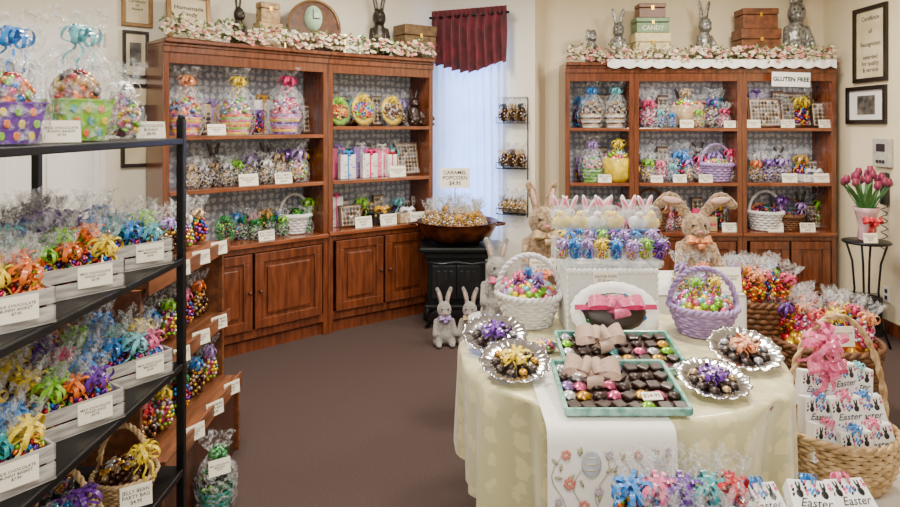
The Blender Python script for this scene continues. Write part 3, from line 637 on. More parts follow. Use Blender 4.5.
# bulbs on top left
for i,px in enumerate((285,337,345,360)):
    l,k=top(U1 if px<325 else U2,px,.05,T1+.14); O('fairy_light',MB().sph((0,0,0),.014,10).tube([(0,0,0),(0,.01,-.13)],.003).mesh('f',mat('bulb%d'%(i%2),[(255,214,130),(120,255,190)][i%2],.3,emit=12)),None,l,0,1,'small glowing %s fairy light, %s from left in the left garland'%(['warm','green'][i%2],ORD[i]),'fairy light','fairy lights in the left garland')
# wall rack by window
rp=wp(C0,D0,515,-.002); a=ang(C0,D0); dep=rp[2]
t=O('wall_rack',None,None,(rp[1],rp[2],0),a,1,'black wire wall rack of small bags between the window and wall corner','wall rack')
zs=[zy(123,dep),zy(168,dep),zy(213,dep)]
b=MB()
for x in (-.12,.12): b.tube([(x,-.01,zs[2]-.03),(x,-.01,zs[0]+.22)],.005)
b.tube([(-.12,-.01,zs[0]+.22),(.12,-.01,zs[0]+.22)],.005); O('frame',b.mesh('f',BLACK),t)
for z in zs:
    b=MB()
    for y in (-.01,-.06,-.12): b.tube([(-.13,y,z),(.13,y,z)],.004)
    b.tube([(-.13,-.12,z+.05),(.13,-.12,z+.05)],.004)
    for x in (-.13,-.065,0,.065,.13): b.tube([(x,-.01,z),(x,-.12,z),(x,-.12,z+.05)],.003)
    O('shelf',b.mesh('s',BLACK),t)
for r,z in enumerate(zs):
    for i in range(3):
        x=-.08+.08*i; lx=rp[1]+math.cos(a)*x+math.sin(a)*.065; ly=rp[2]+math.sin(a)*x-math.cos(a)*.065
        bag((lx,ly,z+.006),.23,['black','tan','silver'][r] if i!=1 else ['tan','brown','white'][r],['choc','choc','tan'][r],'small candy bag, %s from left on the %s tier of the wall rack'%(ORD[i],['top','middle','bottom'][r]),'bags on the wall rack',a,'ruffle')
# ---------------------------------------------------------------- stove, bowl
sx,sy=.05,5.30
t=O('iron_stove',None,None,(sx,sy,0),0,1,'black boxy cast iron stove under the copper bowl beside the window','stove')
b=MB(); b.box(-.23,.23,-.2,.2,.17,.58,bev=.012); b.box(-.25,.25,-.22,.22,.15,.19,bev=.01); b.box(-.25,.25,-.22,.22,.55,.6,bev=.01); O('body',b.mesh('b',IRON),t)
O('top_plate',MB().box(-.29,.29,-.25,.25,.6,.645,bev=.014).mesh('tp',IRON),t)
for sgn in (-1,1):
    b=MB(); b.box(min(sgn*.005,sgn*.19),max(sgn*.005,sgn*.19),-.215,-.2,.24,.5,bev=.005)
    for i in range(3):
        xx=sgn*(.04+.05*i); b.box(xx-.012,xx+.012,-.224,-.214,.28,.46,bev=.004)
    O('fire_door',b.mesh('fd',mat('stove_trim',(60,62,66),.3,.8)),t)
O('trim',MB().tube([(-.24,-.225,.53),(-.12,-.232,.515),(0,-.225,.53),(.12,-.232,.515),(.24,-.225,.53)],.008,6).mesh('tr',mat('stove_trim',(60,62,66),.3,.8)),t)
for i in range(4):
    O('leg',cached('sleg',lambda:MB().tube([(.22,0,.19),(.3,0,.15),(.31,0,.08),(.27,0,.04),(.31,0,.012)],[.03,.032,.024,.018,.012],8).mesh('lg',IRON)),t,(0,0,0),(0,0,[.7,2.44,-2.44,-.7][i]))
zb=.647
COP=mat('copper_bowl',(150,88,52),.3,.9,c2=(76,44,30),scale=12)
t=O('copper_bowl',None,None,(sx+.01,sy,zb),0,1,'wide aged copper bowl with handles on the black stove','bowl')
O('bowl',MB().lathe([(.001,0),(.18,0),(.27,.05),(.315,.13),(.32,.17),(.335,.175),(.325,.18),(.305,.13),(.26,.06),(.17,.02),(.001,.02)],36,cap=False).mesh('bo',COP),t)
for s in (-1,1): O('handle',MB().tube([(s*(.315+.07*math.sin(PI*i/8)),-.08+.16*i/8,.15) for i in range(9)],.011).mesh('h',COP),t)
for i in range(19):
    aa=i*2.4; rr=.25*math.sqrt((i+.3)/19)
    bag((sx+.01+rr*math.cos(aa),sy+rr*math.sin(aa),zb+.09+.07*(1-rr/.25)),.26,R.choice(['gold','white','tan','silver']),'tan','cellophane bag of popcorn in the copper bowl on the stove','popcorn bags in the copper bowl',0,'ruffle',(R.uniform(-.4,.4),R.uniform(-.4,.4)),bs=.14)
t=O('sign_holder',None,None,(sx-.01,sy-.1,zb+.1),0,1,'cream price sign on a thin rod standing in the copper bowl','sign'); O('rod',MB().tube([(0,0,0),(0,0,.38)],.004).mesh('r',BLACK),t); O('sign_card',MB().box(-.12,.12,-.004,0,.35,.51).mesh('c',CARD),t); letter(t,'CARAMEL\nPOPCORN\n$4.95',.2,.12,(0,-.006,.43))
for i,(px,c) in enumerate(((444,'lilac'),(470,'tan'))):
    x=(px-450)/F*4.75; bunny((x,4.75,0),.42,'g','grey standing rabbit with %s bow, %s of the pair before the stove'%(c,['left','right'][i]),[.15,-.15][i],'up',c,'plush_rabbit','plush rabbit','rabbit pair before the stove',.9)
# ---------------------------------------------------------------- rear table
TX,TY,TR,TZ=.625,2.45,.595,.75
RTX=.93
t=O('rear_display_table',None,None,(RTX,3.5,0),0,1,'cloth covered display table behind the round table holding the plush rabbits','table')
RC=mat('white_cloth',(228,226,220),.8,var=.03)
O('tabletop',MB().box(-.52,.52,-.25,.25,.72,.75,bev=.004).mesh('tt',PINE),t)
b=MB(); vs=[];fs=[]; per=[]; 
for i in range(60): per.append((-.54+1.08*i/60,-.27))
for i in range(26): per.append((.54,-.27+.54*i/26))
for i in range(60): per.append((.54-1.08*i/60,.27))
for i in range(26): per.append((-.54,.27-.54*i/26))
n=len(per)
for k,(z,s) in enumerate(((.756,1),(.74,1.01),(.4,1.02),(.05,1.03))):
    for i,(x,y) in enumerate(per): q=1+(.012*math.sin(i*.8)*k/2); vs.append((x*s*q,y*s*q,z))
for k in range(3):
    for i in range(n): j=(i+1)%n; fs.append((k*n+i,k*n+j,(k+1)*n+j,(k+1)*n+i))
fs.append(tuple(range(n))); b.add(vs,fs); 
tcl=O('tablecloth',b.mesh('cl',RC),None,(RTX,3.5,0),0,1,'white cloth over the display table behind the round table','tablecloth')
for x in (-.48,.48):
    for y in (-.2,.2): O('leg',cached('tleg',lambda:MB().box(-.02,.02,-.02,.02,0,.72).mesh('l',PINE)),t,(x,y,0))
z=.76
bunny((.49,3.46,z),.55,'t','tan plush rabbit with upright ears left of the lollipop display',.1,'up','tan')
bunny((1.29,3.42,z),.51,'t','tan plush rabbit with wide ears right of the lollipop display',-.1,'side','peach')
gift_box((.47,3.28,z),.12,.06,.08,'brown','orange','small brown box below the card at the tan rabbit feet',0)
card((.47,3.28,z+.085),.13,.08,'cream card with writing in front of the left tan rabbit',0,4,-.1)
card((1.40,3.27,z+.003),.14,.12,'cream card with writing in front of the right tan rabbit',0,0,-.2)
bag((1.17,3.3,z),.2,'lilac','pastel','small clear bag with lilac bow beneath the right tan rabbit',None,0,'full')
bag((.60,3.3,z),.2,'blue','blue','small clear bag with blue bow right of the left tan rabbit',None,0,'full')
bag((1.28,3.3,z),.2,'orange','dark','small clear bag with orange bow beneath the right tan rabbit',None,0,'full')
t=O('low_stool',None,None,(.22,3.45,0),0,1,'small white stool behind the white wicker basket','stool'); O('seat',MB().lathe([(.001,.56),(.12,.56),(.125,.58),(.001,.59)],24).mesh('s',WHITE),t)
for i in range(4): O('leg',cached('stl',lambda:MB().tube([(.08,0,.56),(.11,0,0.005)],.012).mesh('l',WHITE)),t,(0,0,0),(0,0,PI/4+i*PI/2))
bunny((.245,3.43,.592),.42,'g','grey plush rabbit with pink bow left of the tan rabbits',.15,'up','pink')
# ---------------------------------------------------------------- round table
t=O('round_table',None,None,(TX,TY,0),0,1,'round table under the pale yellow cloth in the middle','table')
O('tabletop',MB().lathe([(.001,.71),(TR-.02,.71),(TR-.015,.73),(TR-.02,.745),(.001,.745)],48).mesh('t',PINE),t)
O('pedestal',MB().lathe([(.001,.0),(.05,0),(.05,.1),(.04,.3),(.05,.6),(.12,.71)],20).mesh('p',WOODD),t)
for i in range(4): O('foot',cached('tft',lambda:MB().tube([(.03,0,.12),(.2,0,.06),(.34,0,.02)],[.03,.025,.02],8).mesh('f',WOODD)),t,(0,0,0),(0,0,PI/4+i*PI/2))
def clothw(r,z,a,k):
    if k<3: return r,z
    t=((k-2)/7.)**.7; return r-t*.012+t*(.03*math.sin(9*a+.5)+.018*math.sin(17*a+1)+.01*math.sin(31*a)),z-(.03*math.sin(4*a+.8))*t
pr=[(.001,.752),(TR-.03,.752),(TR-.01,.748),(TR,.73)]+[(TR,.73-.38*i/6) for i in range(1,7)]
O('round_tablecloth',MB().lathe(pr,240,0,None,clothw,cap=False).mesh('c',CLOTH),None,(TX,TY,0),0,1,'pale yellow damask cloth draped over the round table','tablecloth')
# runner
RUN=mat('runner_linen',(238,236,230),.8,var=.03)
rx=.45; b=MB(); vs=[];fs=[]; path=[(2.3,.756),(2.1,.756),(1.93,.757),(1.86,.757),(1.83,.756),(1.81,.745),(1.80,.71),(1.798,.6),(1.798,.5),(1.798,.3)]
NN=20
for j,(y,z) in enumerate(path):
    for i in range(NN+1): x=-.18+.36*i/NN; vs.append((x,y+(.02*math.sin(i*.9+1) if j>8 else 0),z))
for j in range(len(path)-1):
    for i in range(NN): q=j*(NN+1)+i; fs.append((q,q+1,q+NN+2,q+NN+1))
b.add(vs,fs)
t=O('embroidered_runner',None,None,(rx,0,0),0,1,'white embroidered runner hanging over the front of the round table','table runner'); O('linen',b.mesh('r',RUN),t)
YE=1.791
b=MB(); q=random.Random(3)
def flower(x,z,r,mi):
    for k in range(6): aa=k*PI/3+.3; b.sph((x+r*.6*math.cos(aa),YE,z+r*.6*math.sin(aa)),(r*.4,.0015,r*.4),8,mi)
    b.sph((x,YE-.001,z),(r*.28,.002,r*.28),8,3)
def eggm(x,z,r,mi):
    b.sph((x,YE,z),(r*.75,.0015,r),14,mi)
    for k in (-1,0,1): b.sph((x,YE-.0015,z+k*r*.45),(r*.55,.001,r*.07),8,3)
eggm(-.06,.665,.036,1); eggm(.03,.60,.034,0); eggm(.125,.65,.03,1)
for (x,z,r,m_) in ((-.13,.69,.015,2),(-.01,.69,.013,0),(.07,.69,.013,2),(-.12,.61,.018,2),(-.04,.59,.014,0),(.1,.58,.016,2),(.15,.70,.012,0),(-.08,.55,.016,2),(.06,.53,.016,0),(-.15,.56,.012,0)): flower(x,z,r,m_)
for i in range(34):
    x=q.uniform(-.165,.165); z=q.uniform(.5,.705); b.sph((x,YE+.001,z),(.012,.0012,.0045),6,4,Euler((0,q.random()*3,0)).to_matrix())
for i in range(6): x0=-.15+.06*i; b.tube([(x0+.02*math.sin(k*.8+i),YE+.002,.5+.022*k) for k in range(10)],.0012,4,4)
O('embroidery',b.mesh('e',mat('emb_lilac',(198,184,206),.8),mat('emb_blue',(192,200,212),.8),mat('emb_red',(212,134,120),.8),mat('emb_tan',(224,208,180),.8),mat('emb_leaf',(184,180,148),.8)),t)
# riser box + lollipops
z0=.755; bxc=(.655,2.74); 
RB=mat('riser_lace_cloth',(226,226,224),.8,var=.04)
t=O('display_riser',None,None,(bxc[0],bxc[1],z0),0,1,'white cloth covered riser box on the round table under the lollipops','display box')
b=MB(); b.box(-.185,.185,-.12,.12,0,.26,bev=.008); O('box',b.mesh('b',RB),t)
b=MB()
for i in range(18): b.sph((-.175+.35*i/17,-.123,.255),(.012,.004,.014),8)
for s in (-1,1):
    for i in range(9): b.sph((s*.18,-.123,.03+.22*i/9),(.006,.004,.012),6)
O('lace_trim',b.mesh('l',WHITE),t)
zt=z0+.262
t=O('lollipop_rack',None,None,(bxc[0],bxc[1],zt),0,1,'clear tiered rack of lollipops on the white riser','lollipop rack')
ACR=cello('clear_acrylic',(.9,.95,1),.25)
for k in range(3): O('tier',MB().box(-.215,.215,-.1+.065*k,-.04+.065*k,0,.03+.035*k,bev=.002).mesh('ti',ACR),t)
def lolly(loc,kind,label,group,s=1,ln=.12):
    t=O('lollipop',None,None,loc,(R.uniform(-.1,.1)-.05,R.uniform(-.22,.22),0),s,label,'lollipop',group)
    O('stick',cached(('st',ln),lambda:MB().tube([(0,0,0),(0,0,ln)],.002,6).mesh('s',WHITE)),t)
    if kind=='bunny':
        def f():
            b=MB(); b.sph((0,0,.0),(.02,.008,.018),12,0)
            for s in (-1,1): b.sph((s*.014,0,.036),(.009,.006,.032),10,0,Euler((0,s*.4,0)).to_matrix()); b.sph((s*.014,-.005,.036),(.006,.004,.024),8,1,Euler((0,s*.4,0)).to_matrix())
            for s in (-1,1): b.sph((s*.008,-.008,.004),.0025,6,2)
            b.sph((0,-.009,-.004),(.003,.002,.002),6,1); return b.mesh('c',cm('white'),cm('pink'),cm('black'))
        O('candy',cached('lb',f),t,(0,0,ln))
    else:
        def f():
            b=MB(); b.lathe([(.001,-.006),(.02,-.005),(.023,0),(.02,.005),(.001,.006)],18,0,Matrix.Rotation(PI/2,4,'X'),wav=lambda r,z,a,k:(r*(1+(.05*math.cos(8*a) if r>.018 else 0)),z))
            b.sph((0,0,.022),(.013,.009,.012),10,0); b.sph((0,-.009,.021),(.004,.005,.003),6,1)
            for s in (-1,1): b.sph((s*.02,0,.002),(.008,.004,.012),8,0); b.sph((s*.005,-.009,.026),.0018,6,2)
            return b.mesh('c',cm(kind),cm('orange'),cm('black'))
        O('candy',cached(('lc',kind),f),t,(0,0,ln))
    O('wrap',cached('lw',lambda:MB().sph((0,0,0),(.034,.014,.04),14).mesh('lw',CEL)),t,(0,0,ln+.012))
    O('bow',bow({'bunny':'pink'}.get(kind,'blue')),t,(0,-.006,ln-.03),(.6,0,0),.016)
for i in range(8): lolly((bxc[0]-.195+.39*i/7,bxc[1]+.06,zt+.1),'bunny','rabbit lollipop with pink ears, %s from left in the back row'%ORD[i],'rabbit lollipops in the back row',1.2,.085)
for i in range(7): lolly((bxc[0]-.17+.34*i/6,bxc[1]-.005,zt+.066),['yellow','yellow','white','yellow','yellow','white','yellow'][i],'%s chick lollipop, %s from left in the middle row'%(['yellow','yellow','white','yellow','yellow','white','yellow'][i],ORD[i]),'chick lollipops in the middle row',1.4,.078)
for r_ in range(2):
    for i in range(8):
        c=['lilac','blue','lilac','yellow','blue','lilac','lime','purple'][(i+r_*3)%8]
        bag((bxc[0]-.195+.39*i/7,bxc[1]-.07+.045*r_,zt+.031+.03*r_),.105,c,['pastel','blue','blue','pastel','blue','pastel','pastel','purple'][(i+r_*3)%8],'tulle wrapped pop with %s bow, %s from left in the %s row'%(c,ORD[i],['lower front','upper front'][r_]),'tulle pops in the front rows',0,'ruffle',(R.uniform(-.1,.25),R.uniform(-.3,.3)),bs=.34)
card((bxc[0]-.03,bxc[1]-.131,zt-.058),.1,.05,'small cream price card on the front of the white riser',0,'EASTER POPS\n$2.50 each',0)
# plate leaning on riser
t=O('doily_plate',None,None,(bxc[0]-.01,bxc[1]-.235,z0+.004),(-.42,0,0),(1.6,1,1.15),'oval white lace doily plate with pink ribbon leaning on the riser','plate')
Mx=Matrix.Translation((0,0,.1))@Matrix.Rotation(PI/2,4,'X')@Matrix.Diagonal((1.05,1,1,1))
O('doily',MB().lathe([(.001,0),(.08,0),(.1,.004),(.1,.007),(.08,.004),(.001,.004)],72,0,Mx,wav=lambda r,z,a,k:(r*(1+(.05*abs(math.cos(12*a)) if r>.09 else 0)),z)).mesh('d',WHITE),t)
O('chocolate_egg',MB().sph((0,-.012,.1),(.075,.018,.062),24).mesh('ce',CHOC),t)
O('chocolates',eggpile(.083,.012,'dark',52,.008,7,.86),t,(0,-.006,.1),(PI/2,0,0),(1.02,1,1))
O('bow',bow('pink',False),t,(0,-.036,.115),(1.35,0,0),.07)
O('ribbon',MB().box(-.1,.1,-.034,-.031,.105,.122).mesh('r',cm('hot pink')),t)
# silver trays
def tray(x,y,r,bc,label,pal,tl=.2):
    cx=(x,y,z0+.002); t=O('silver_tray',None,None,cx,(tl,0,0),1,label,'tray','silver candy trays')
    off=r*.98*math.sin(tl)
    t.location=(x,y,z0+.004+off)
    O('dish',cached(('dish',r),lambda:MB().lathe([(.001,0),(r*.6,0),(r*.72,.008),(r*.97,.014),(r*1.02,.018),(r*.96,.018),(r*.7,.012),(r*.58,.004),(.001,.004)],72,0,None,lambda q,z,a,k:(q*(1+(.04*math.cos(14*a) if q>r*.9 else 0)),z+(.003*math.cos(28*a) if r*.65<q<r*1.1 else 0)),cap=False).mesh('d',SILVER)),t)
    O('prop',MB().box(-r*.3,r*.3,r*.5,r*.6,-r*1.45*math.sin(tl),-.001).mesh('pp',CARD),t)
    for i in range(15):
        aa=i*2*PI/10 if i<10 else i*2*PI/5+.4; k_=.55 if i<10 else .27; p=t.matrix_basis@Vector((r*k_*math.cos(aa),r*k_*math.sin(aa),.007))
        O('chocolate',cached(('chp',r),lambda:MB().lathe([(r*.1,0),(r*.15,.002),(r*.14,.009),(r*.08,.013),(.001,.014)],12).mesh('c',CHOC)) if i%4 else cached(('chf',r,pal),lambda:MB().sph((0,0,.008),(r*.13,r*.13,.009),10).mesh('c',foil(pal))),None,p,(tl,0,0),1,'chocolate piece on the '+label,'chocolate','pieces on the '+label)
    p=t.matrix_basis@Vector((0,0,.03)); O('ribbon_bow',bow(bc),None,p,(tl,0,0),(r*.46,r*.46,r*.26),'%s ribbon bow on the '%bc+label,'bow')
tray(.17,2.47,.122,'purple','silver tray left of the white basket','silver',.3)
tray(.22,2.2,.118,'yellow','silver tray nearest the left table edge','gold',.28)
tray(1.04,2.30,.122,'peach','silver tray before the lilac basket','silver',.32)
tray(.835,2.065,.11,'purple','silver tray right of the front chocolate platter','tan',.22)
t=O('small_glass_dish',None,None,(.355,2.43,z0),0,1,'small dish of candy between left tray and chocolate platter','dish'); O('dish',MB().lathe([(.001,.0),(.03,0),(.05,.02),(.052,.022),(.03,.006),(.001,.006)],24,cap=False).mesh('d',SILVER),t); O('candy_fill',eggpile(.04,.03,'pastel',26,.011,8),t,(0,0,.014))
# chocolate platters
def platter(x,y,w,d,label,tl=.16):
    t=O('chocolate_platter',None,None,(x,y,z0+.012),(tl,0,0),1,label,'platter','rectangular chocolate platters')
    off=d/2*math.sin(tl); t.location=(x,y,z0+.006+off)
    TE=mat('teal_platter',(150,200,184),.25,coat=.5,c2=(60,130,116),scale=30)
    b=MB(); b.box(-w/2,w/2,-d/2,d/2,0,.006,bev=.002); b.box(-w*.47,w*.47,-d*.46,d*.46,.006,.007,1)
    for s in (-1,1): b.box(-w/2,w/2,s*d/2-.006,s*d/2+.006,.004,.026,bev=.003); b.box(s*w/2-.006,s*w/2+.006,-d/2,d/2,.004,.026,bev=.003)
    O('tray_body',b.mesh('t',TE,CHOC),t)
    nx,ny=8,5
    for i in range(nx):
        for j in range(ny):
            p=t.matrix_basis@Vector((-w*.43+.86*w*i/(nx-1)+R.uniform(-.005,.005),-d*.39+.78*d*j/(ny-1)+R.uniform(-.005,.005),.0075)); q=R.random()
            col=R.choice(['aqua','gold','silver','lilac','lime','aqua','white','pink'])
            me=cached(('pc',0),lambda:MB().box(-.019,.019,-.019,.019,0,.014,bev=.005).mesh('c',CHOC)) if q<.34 else cached(('pc',1),lambda:MB().lathe([(.012,0),(.02,.003),(.018,.012),(.001,.018)],14).mesh('c',CHOC)) if q<.58 else cached(('pc',2,col),lambda:MB().lathe([(.012,0),(.024,.005),(.018,.009),(.012,.016),(.001,.018)],14,wav=lambda r,z,a,k:(r*(1+.12*math.cos(7*a)),z)).mesh('c',foil(col))) 
            O('chocolate',me,None,p,(tl,0,R.random()),1,'chocolate piece on the '+label,'chocolate','chocolates on the '+label)
    return t
platter(.60,2.31,.41,.27,'back chocolate platter under the upper burlap bow'); O('burlap_bow',bow('burlap',False),None,(.535,2.33,z0+.075),(.75,0,.1),.09,'large burlap bow on the back chocolate platter','bow')
platter(.515,2.005,.36,.27,'front chocolate platter at the front table edge'); O('burlap_bow',bow('burlap',False),None,(.445,2.04,z0+.065),(.75,0,-.25),.09,'large burlap bow on the front chocolate platter','bow')
card((.60,1.915,z0+.035),.06,.03,'tiny white card lying on the front chocolate platter',.1,'$24.95',-1.2)
basket((.335,2.77,z0),.09,.135,.13,WICKW,.16,'pastel','white wicker basket of pastel eggs on the round table',.1,None,None,9)
basket((1.03,2.65,z0),.09,.132,.11,WICKP,.15,'pastel','lilac wicker basket of pastel eggs on the round table',-.1,None,None,8)
for i,(x,y,c) in enumerate(((.29,2.74,'pink'),(.37,2.72,'lilac'),(.335,2.80,'blue'),(.99,2.62,'lime'),(1.07,2.63,'yellow'),(1.03,2.69,'lilac'))):
    bag((x,y,z0+.14),.12,c,'purple' if i<3 else 'pastel','little egg bag with %s bow inside the %s wicker basket'%(c,'white' if i<3 else 'lilac'),None,0,'ruffle',bs=.26)
# ---------------------------------------------------------------- foreground low table
t=O('front_display_table',None,None,(.72,1.40,0),0,1,'low white display table at the bottom edge of the photo','table')
FZ=.62
O('tabletop',MB().box(-.38,.38,-.2,.2,FZ-.03,FZ,bev=.005).mesh('t',WHITE),t)
for x in (-.34,.34):
    for y in (-.16,.16): O('leg',cached('ftl',lambda:MB().box(-.02,.02,-.02,.02,0,FZ-.03).mesh('l',WHITE)),t,(x,y,0))
fc=['blue','pink','purple','teal','red','lilac','blue','hot pink','aqua','orange']
for i in range(10):
    x=.43+.056*(i%5)+(.03 if i>4 else 0); y=1.53-.11*(i//5)
    bag((x,y,FZ+.002),.21 if i<5 else .18,fc[i],['foil','blue','pastel','foil','purple'][i%5],'clear candy bag with %s bow, %s in the %s row at photo bottom'%(fc[i],ORD[i%5],['back','front'][i//5]),'candy bags on the front table',0,'ruffle',bs=.24)
HP=mat('print_white',(240,240,238),.5,var=.02)
def easter_box(loc,w,h,c,label,rz=0,rx=0,ry=0,group=None,d=.06):
    t=O('easter_box',None,None,loc,(rx,ry,rz),1,label,'gift box',group)
    def f():
        b=MB(); b.box(-w/2,w/2,-d/2,d/2,0,h,0,bev=.003); return b.mesh('b',HP)
    O('carton',cached(('eb',w,h,d),f),t)
    def g():
        b=MB(); q=random.Random(5); n=0
        for i in range(90):
            x=q.uniform(-w*.44,w*.44); z=q.uniform(h*.05,h*.95)
            if abs(z-h*.5)<h*.15 or (abs(abs(x)-w*.28)<w*.13 and z>h*.64): continue
            n+=1; b.sph((x,-d/2-.0005,z),(w*.03,.001,w*.038),7,n%4)
            b.sph((x+w*.03,-d/2-.0005,z+w*.03),(w*.014,.001,w*.03),6,n%4)
        for s in (-1,1):
            x=s*w*.28; zz=h*.78; k=w/.11; b.sph((x,-d/2-.0008,zz-.01*k),(.009*k,.001,.011*k),8,3); b.sph((x,-d/2-.0008,zz+.004*k),(.006*k,.001,.006*k),8,3); b.sph((x-.004*k,-d/2-.0008,zz+.013*k),(.0025*k,.001,.008*k),6,3); b.sph((x+.004*k,-d/2-.0008,zz+.013*k),(.0025*k,.001,.008*k),6,3)
        return b.mesh('p',cm('pink'),cm('blue'),cm('hot pink'),cm('black'))
    O('print',cached(('ep',w,h,d),g),t); letter(t,'Easter',w*.74,h*.26,(0,-d/2-.0025,h*.5),bold=.005,shear=.4)
    O('bow',bow(c),t,(0,-d*.3,h),(.5,0,0),w*.26); return t
for i,(x,y,c,rz,rx_) in enumerate(((.75,1.5,'blue',.15,-.95),(.86,1.51,'blue',-.15,-.9),(.97,1.52,'pink',.1,-.95),(.80,1.385,'aqua',.2,-.3),(.92,1.38,'hot pink',-.1,-.3))):
    easter_box((x,y,FZ+(.03 if i<3 else .01)),.1,.11 if i<3 else .09,c,'white printed Easter box, %s bow, %s from left at the bottom right'%(c,ORD[i]),rz,rx_,0,'Easter boxes on the front table',.05)
# ---------------------------------------------------------------- big wicker basket right
PZ=.24
t=O('low_platform',None,None,(1.95,2.5,0),0,1,'low white cloth covered platform under the big wicker basket','platform'); b=MB(); b.box(-.68,.62,-.85,.4,0,PZ,bev=.02); O('cover',b.mesh('c',RC),t)
BX,BY=1.485,2.50
t=basket((BX,BY,PZ+.003),.15,.205,.2,WICK,0,None,'big natural wicker basket of Easter boxes on the low platform',0,None,None,13,.95,st=24,bulge=.02)
O('handle',handle_mesh(.205,.42,WICK,.008),t,(0,0,.2),(0,0,.1))
O('basket_lining',MB().lathe([(.001,.09),(.165,.09)],24,0,Matrix.Diagonal((1,.93,1,1)),cap=False).mesh('bl',RC),t)
pos=[(-.115,-.11,.12,.15),(-.005,-.14,.11,.0),(.105,-.11,.12,-.2),(-.1,-.04,.19,.1),(.015,-.06,.20,-.1),(.12,-.03,.19,-.25),(-.07,.04,.26,0),(.05,.03,.29,.1),(.12,.08,.26,-.1)]
for i,(x,y,z,rz) in enumerate(pos):
    c=['pink','blue','pink','blue','pink','blue','pink','hot pink','aqua'][i]
    easter_box((BX+x,BY+y,PZ+z),.115,.135,c,'white printed Easter box with %s bow, %s in the big basket'%(c,ORD[i]),rz,-.16,[.18,-.05,-.22,.1,-.12,-.2,.12,-.1,.1][i],'Easter boxes in the big wicker basket',.05)
O('ribbon_bow',bow('pink'),None,(BX-.09,BY-.07,PZ+.54),(.9,0,0),.085,'large sheer pink bow tied to the big wicker basket handle','bow')
O('ribbon_bow',bow('pink',False),None,(BX-.09,BY-.09,PZ+.45),(.9,0,0),.07,'lower pink bow hanging below the largest pink bow','bow')
card((BX+.1,BY+.14,PZ+.46),.12,.08,'cream card behind the boxes of the big basket',0,1,-.1)
# hampers behind
basket((2.05,3.55,0.003),.2,.27,.42,WICKB,0,'orange','brown wicker basket of wrapped candy near the plant stand',0,None,None,16,.9,st=22)
for i in range(12):
    aa=i*2.4; rr=.2*math.sqrt((i+.4)/12); c=['orange','red','yellow','purple','peach','hot pink'][i%6]
    bag((2.05+rr*math.cos(aa),3.55+rr*math.sin(aa)*.9,.44),.27,c,['orange','pink','foil'][i%3],'wrapped candy bag, %s bow, %s in the brown wicker basket'%(c,ORD[i]),'bags in the brown wicker basket',0,'ruffle',(R.uniform(-.5,.2),R.uniform(-.5,.5)))
t=O('tall_hamper',None,None,(1.76,3.75,0),0,1,'tall brown wicker hamper behind the lilac basket','hamper'); O('hamper_body',basket_mesh(.17,.21,.6,WICKB,20,20,.8),t)
for i in range(11):
    aa=i*2.4; rr=.16*math.sqrt((i+.4)/11); c=['orange','lilac','pink','yellow','purple','lime','red','peach','blue','gold','hot pink'][i]
    bag((1.76+rr*math.cos(aa),3.75+rr*math.sin(aa)*.8,.6),.26,c,['pink','orange','foil'][i%3],'wrapped candy bag, %s bow, in the tall wicker hamper'%c,'bags in the tall hamper',0,'ruffle',(R.uniform(-.5,.2),R.uniform(-.5,.5)))
O('lining',MB().lathe([(.001,.58),(.16,.58)],20,0,Matrix.Diagonal((1,.8,1,1)),cap=False).mesh('l',CARD),t)
# tulip stand
fx,fy=3.03,4.73
t=O('plant_stand',None,None,(fx,fy,0),0,1,'black wrought iron plant stand holding tulips by the right wall','plant stand')
O('stand_top',MB().lathe([(.001,.74),(.15,.74),(.16,.75),(.15,.76),(.001,.76)],28).mesh('t',IRON),t)
for i in range(4): O('leg',cached('psl',lambda:MB().tube([(.13,0,.74),(.09,0,.6),(.075,0,.4),(.1,0,.15),(.15,0,.006)],.008,6).mesh('l',BLACK)),t,(0,0,0),(0,0,PI/4+i*PI/2))
O('ring',MB().tube([(.08*math.cos(i*PI/12),.08*math.sin(i*PI/12),.35) for i in range(24)],.006,6,0,True).mesh('r',BLACK),t)
t=O('tulip_vase',None,None,(fx,fy,.762),0,1,'pink glass vase holding the red tulips','vase'); O('vase',MB().lathe([(.001,0),(.05,0),(.055,.01),(.05,.1),(.07,.2),(.09,.24),(.086,.24),(.066,.2),(.044,.1),(.04,.02)],28,cap=False,wav=lambda r,z,a,k:(r*(1+.04*math.cos(10*a)),z)).mesh('v',mat('pink_glass',(216,170,180),.15,coat=.5)),t)
O('bow',bow('red',False),t,(-.01,-.08,.14),(1,0,0),.07)
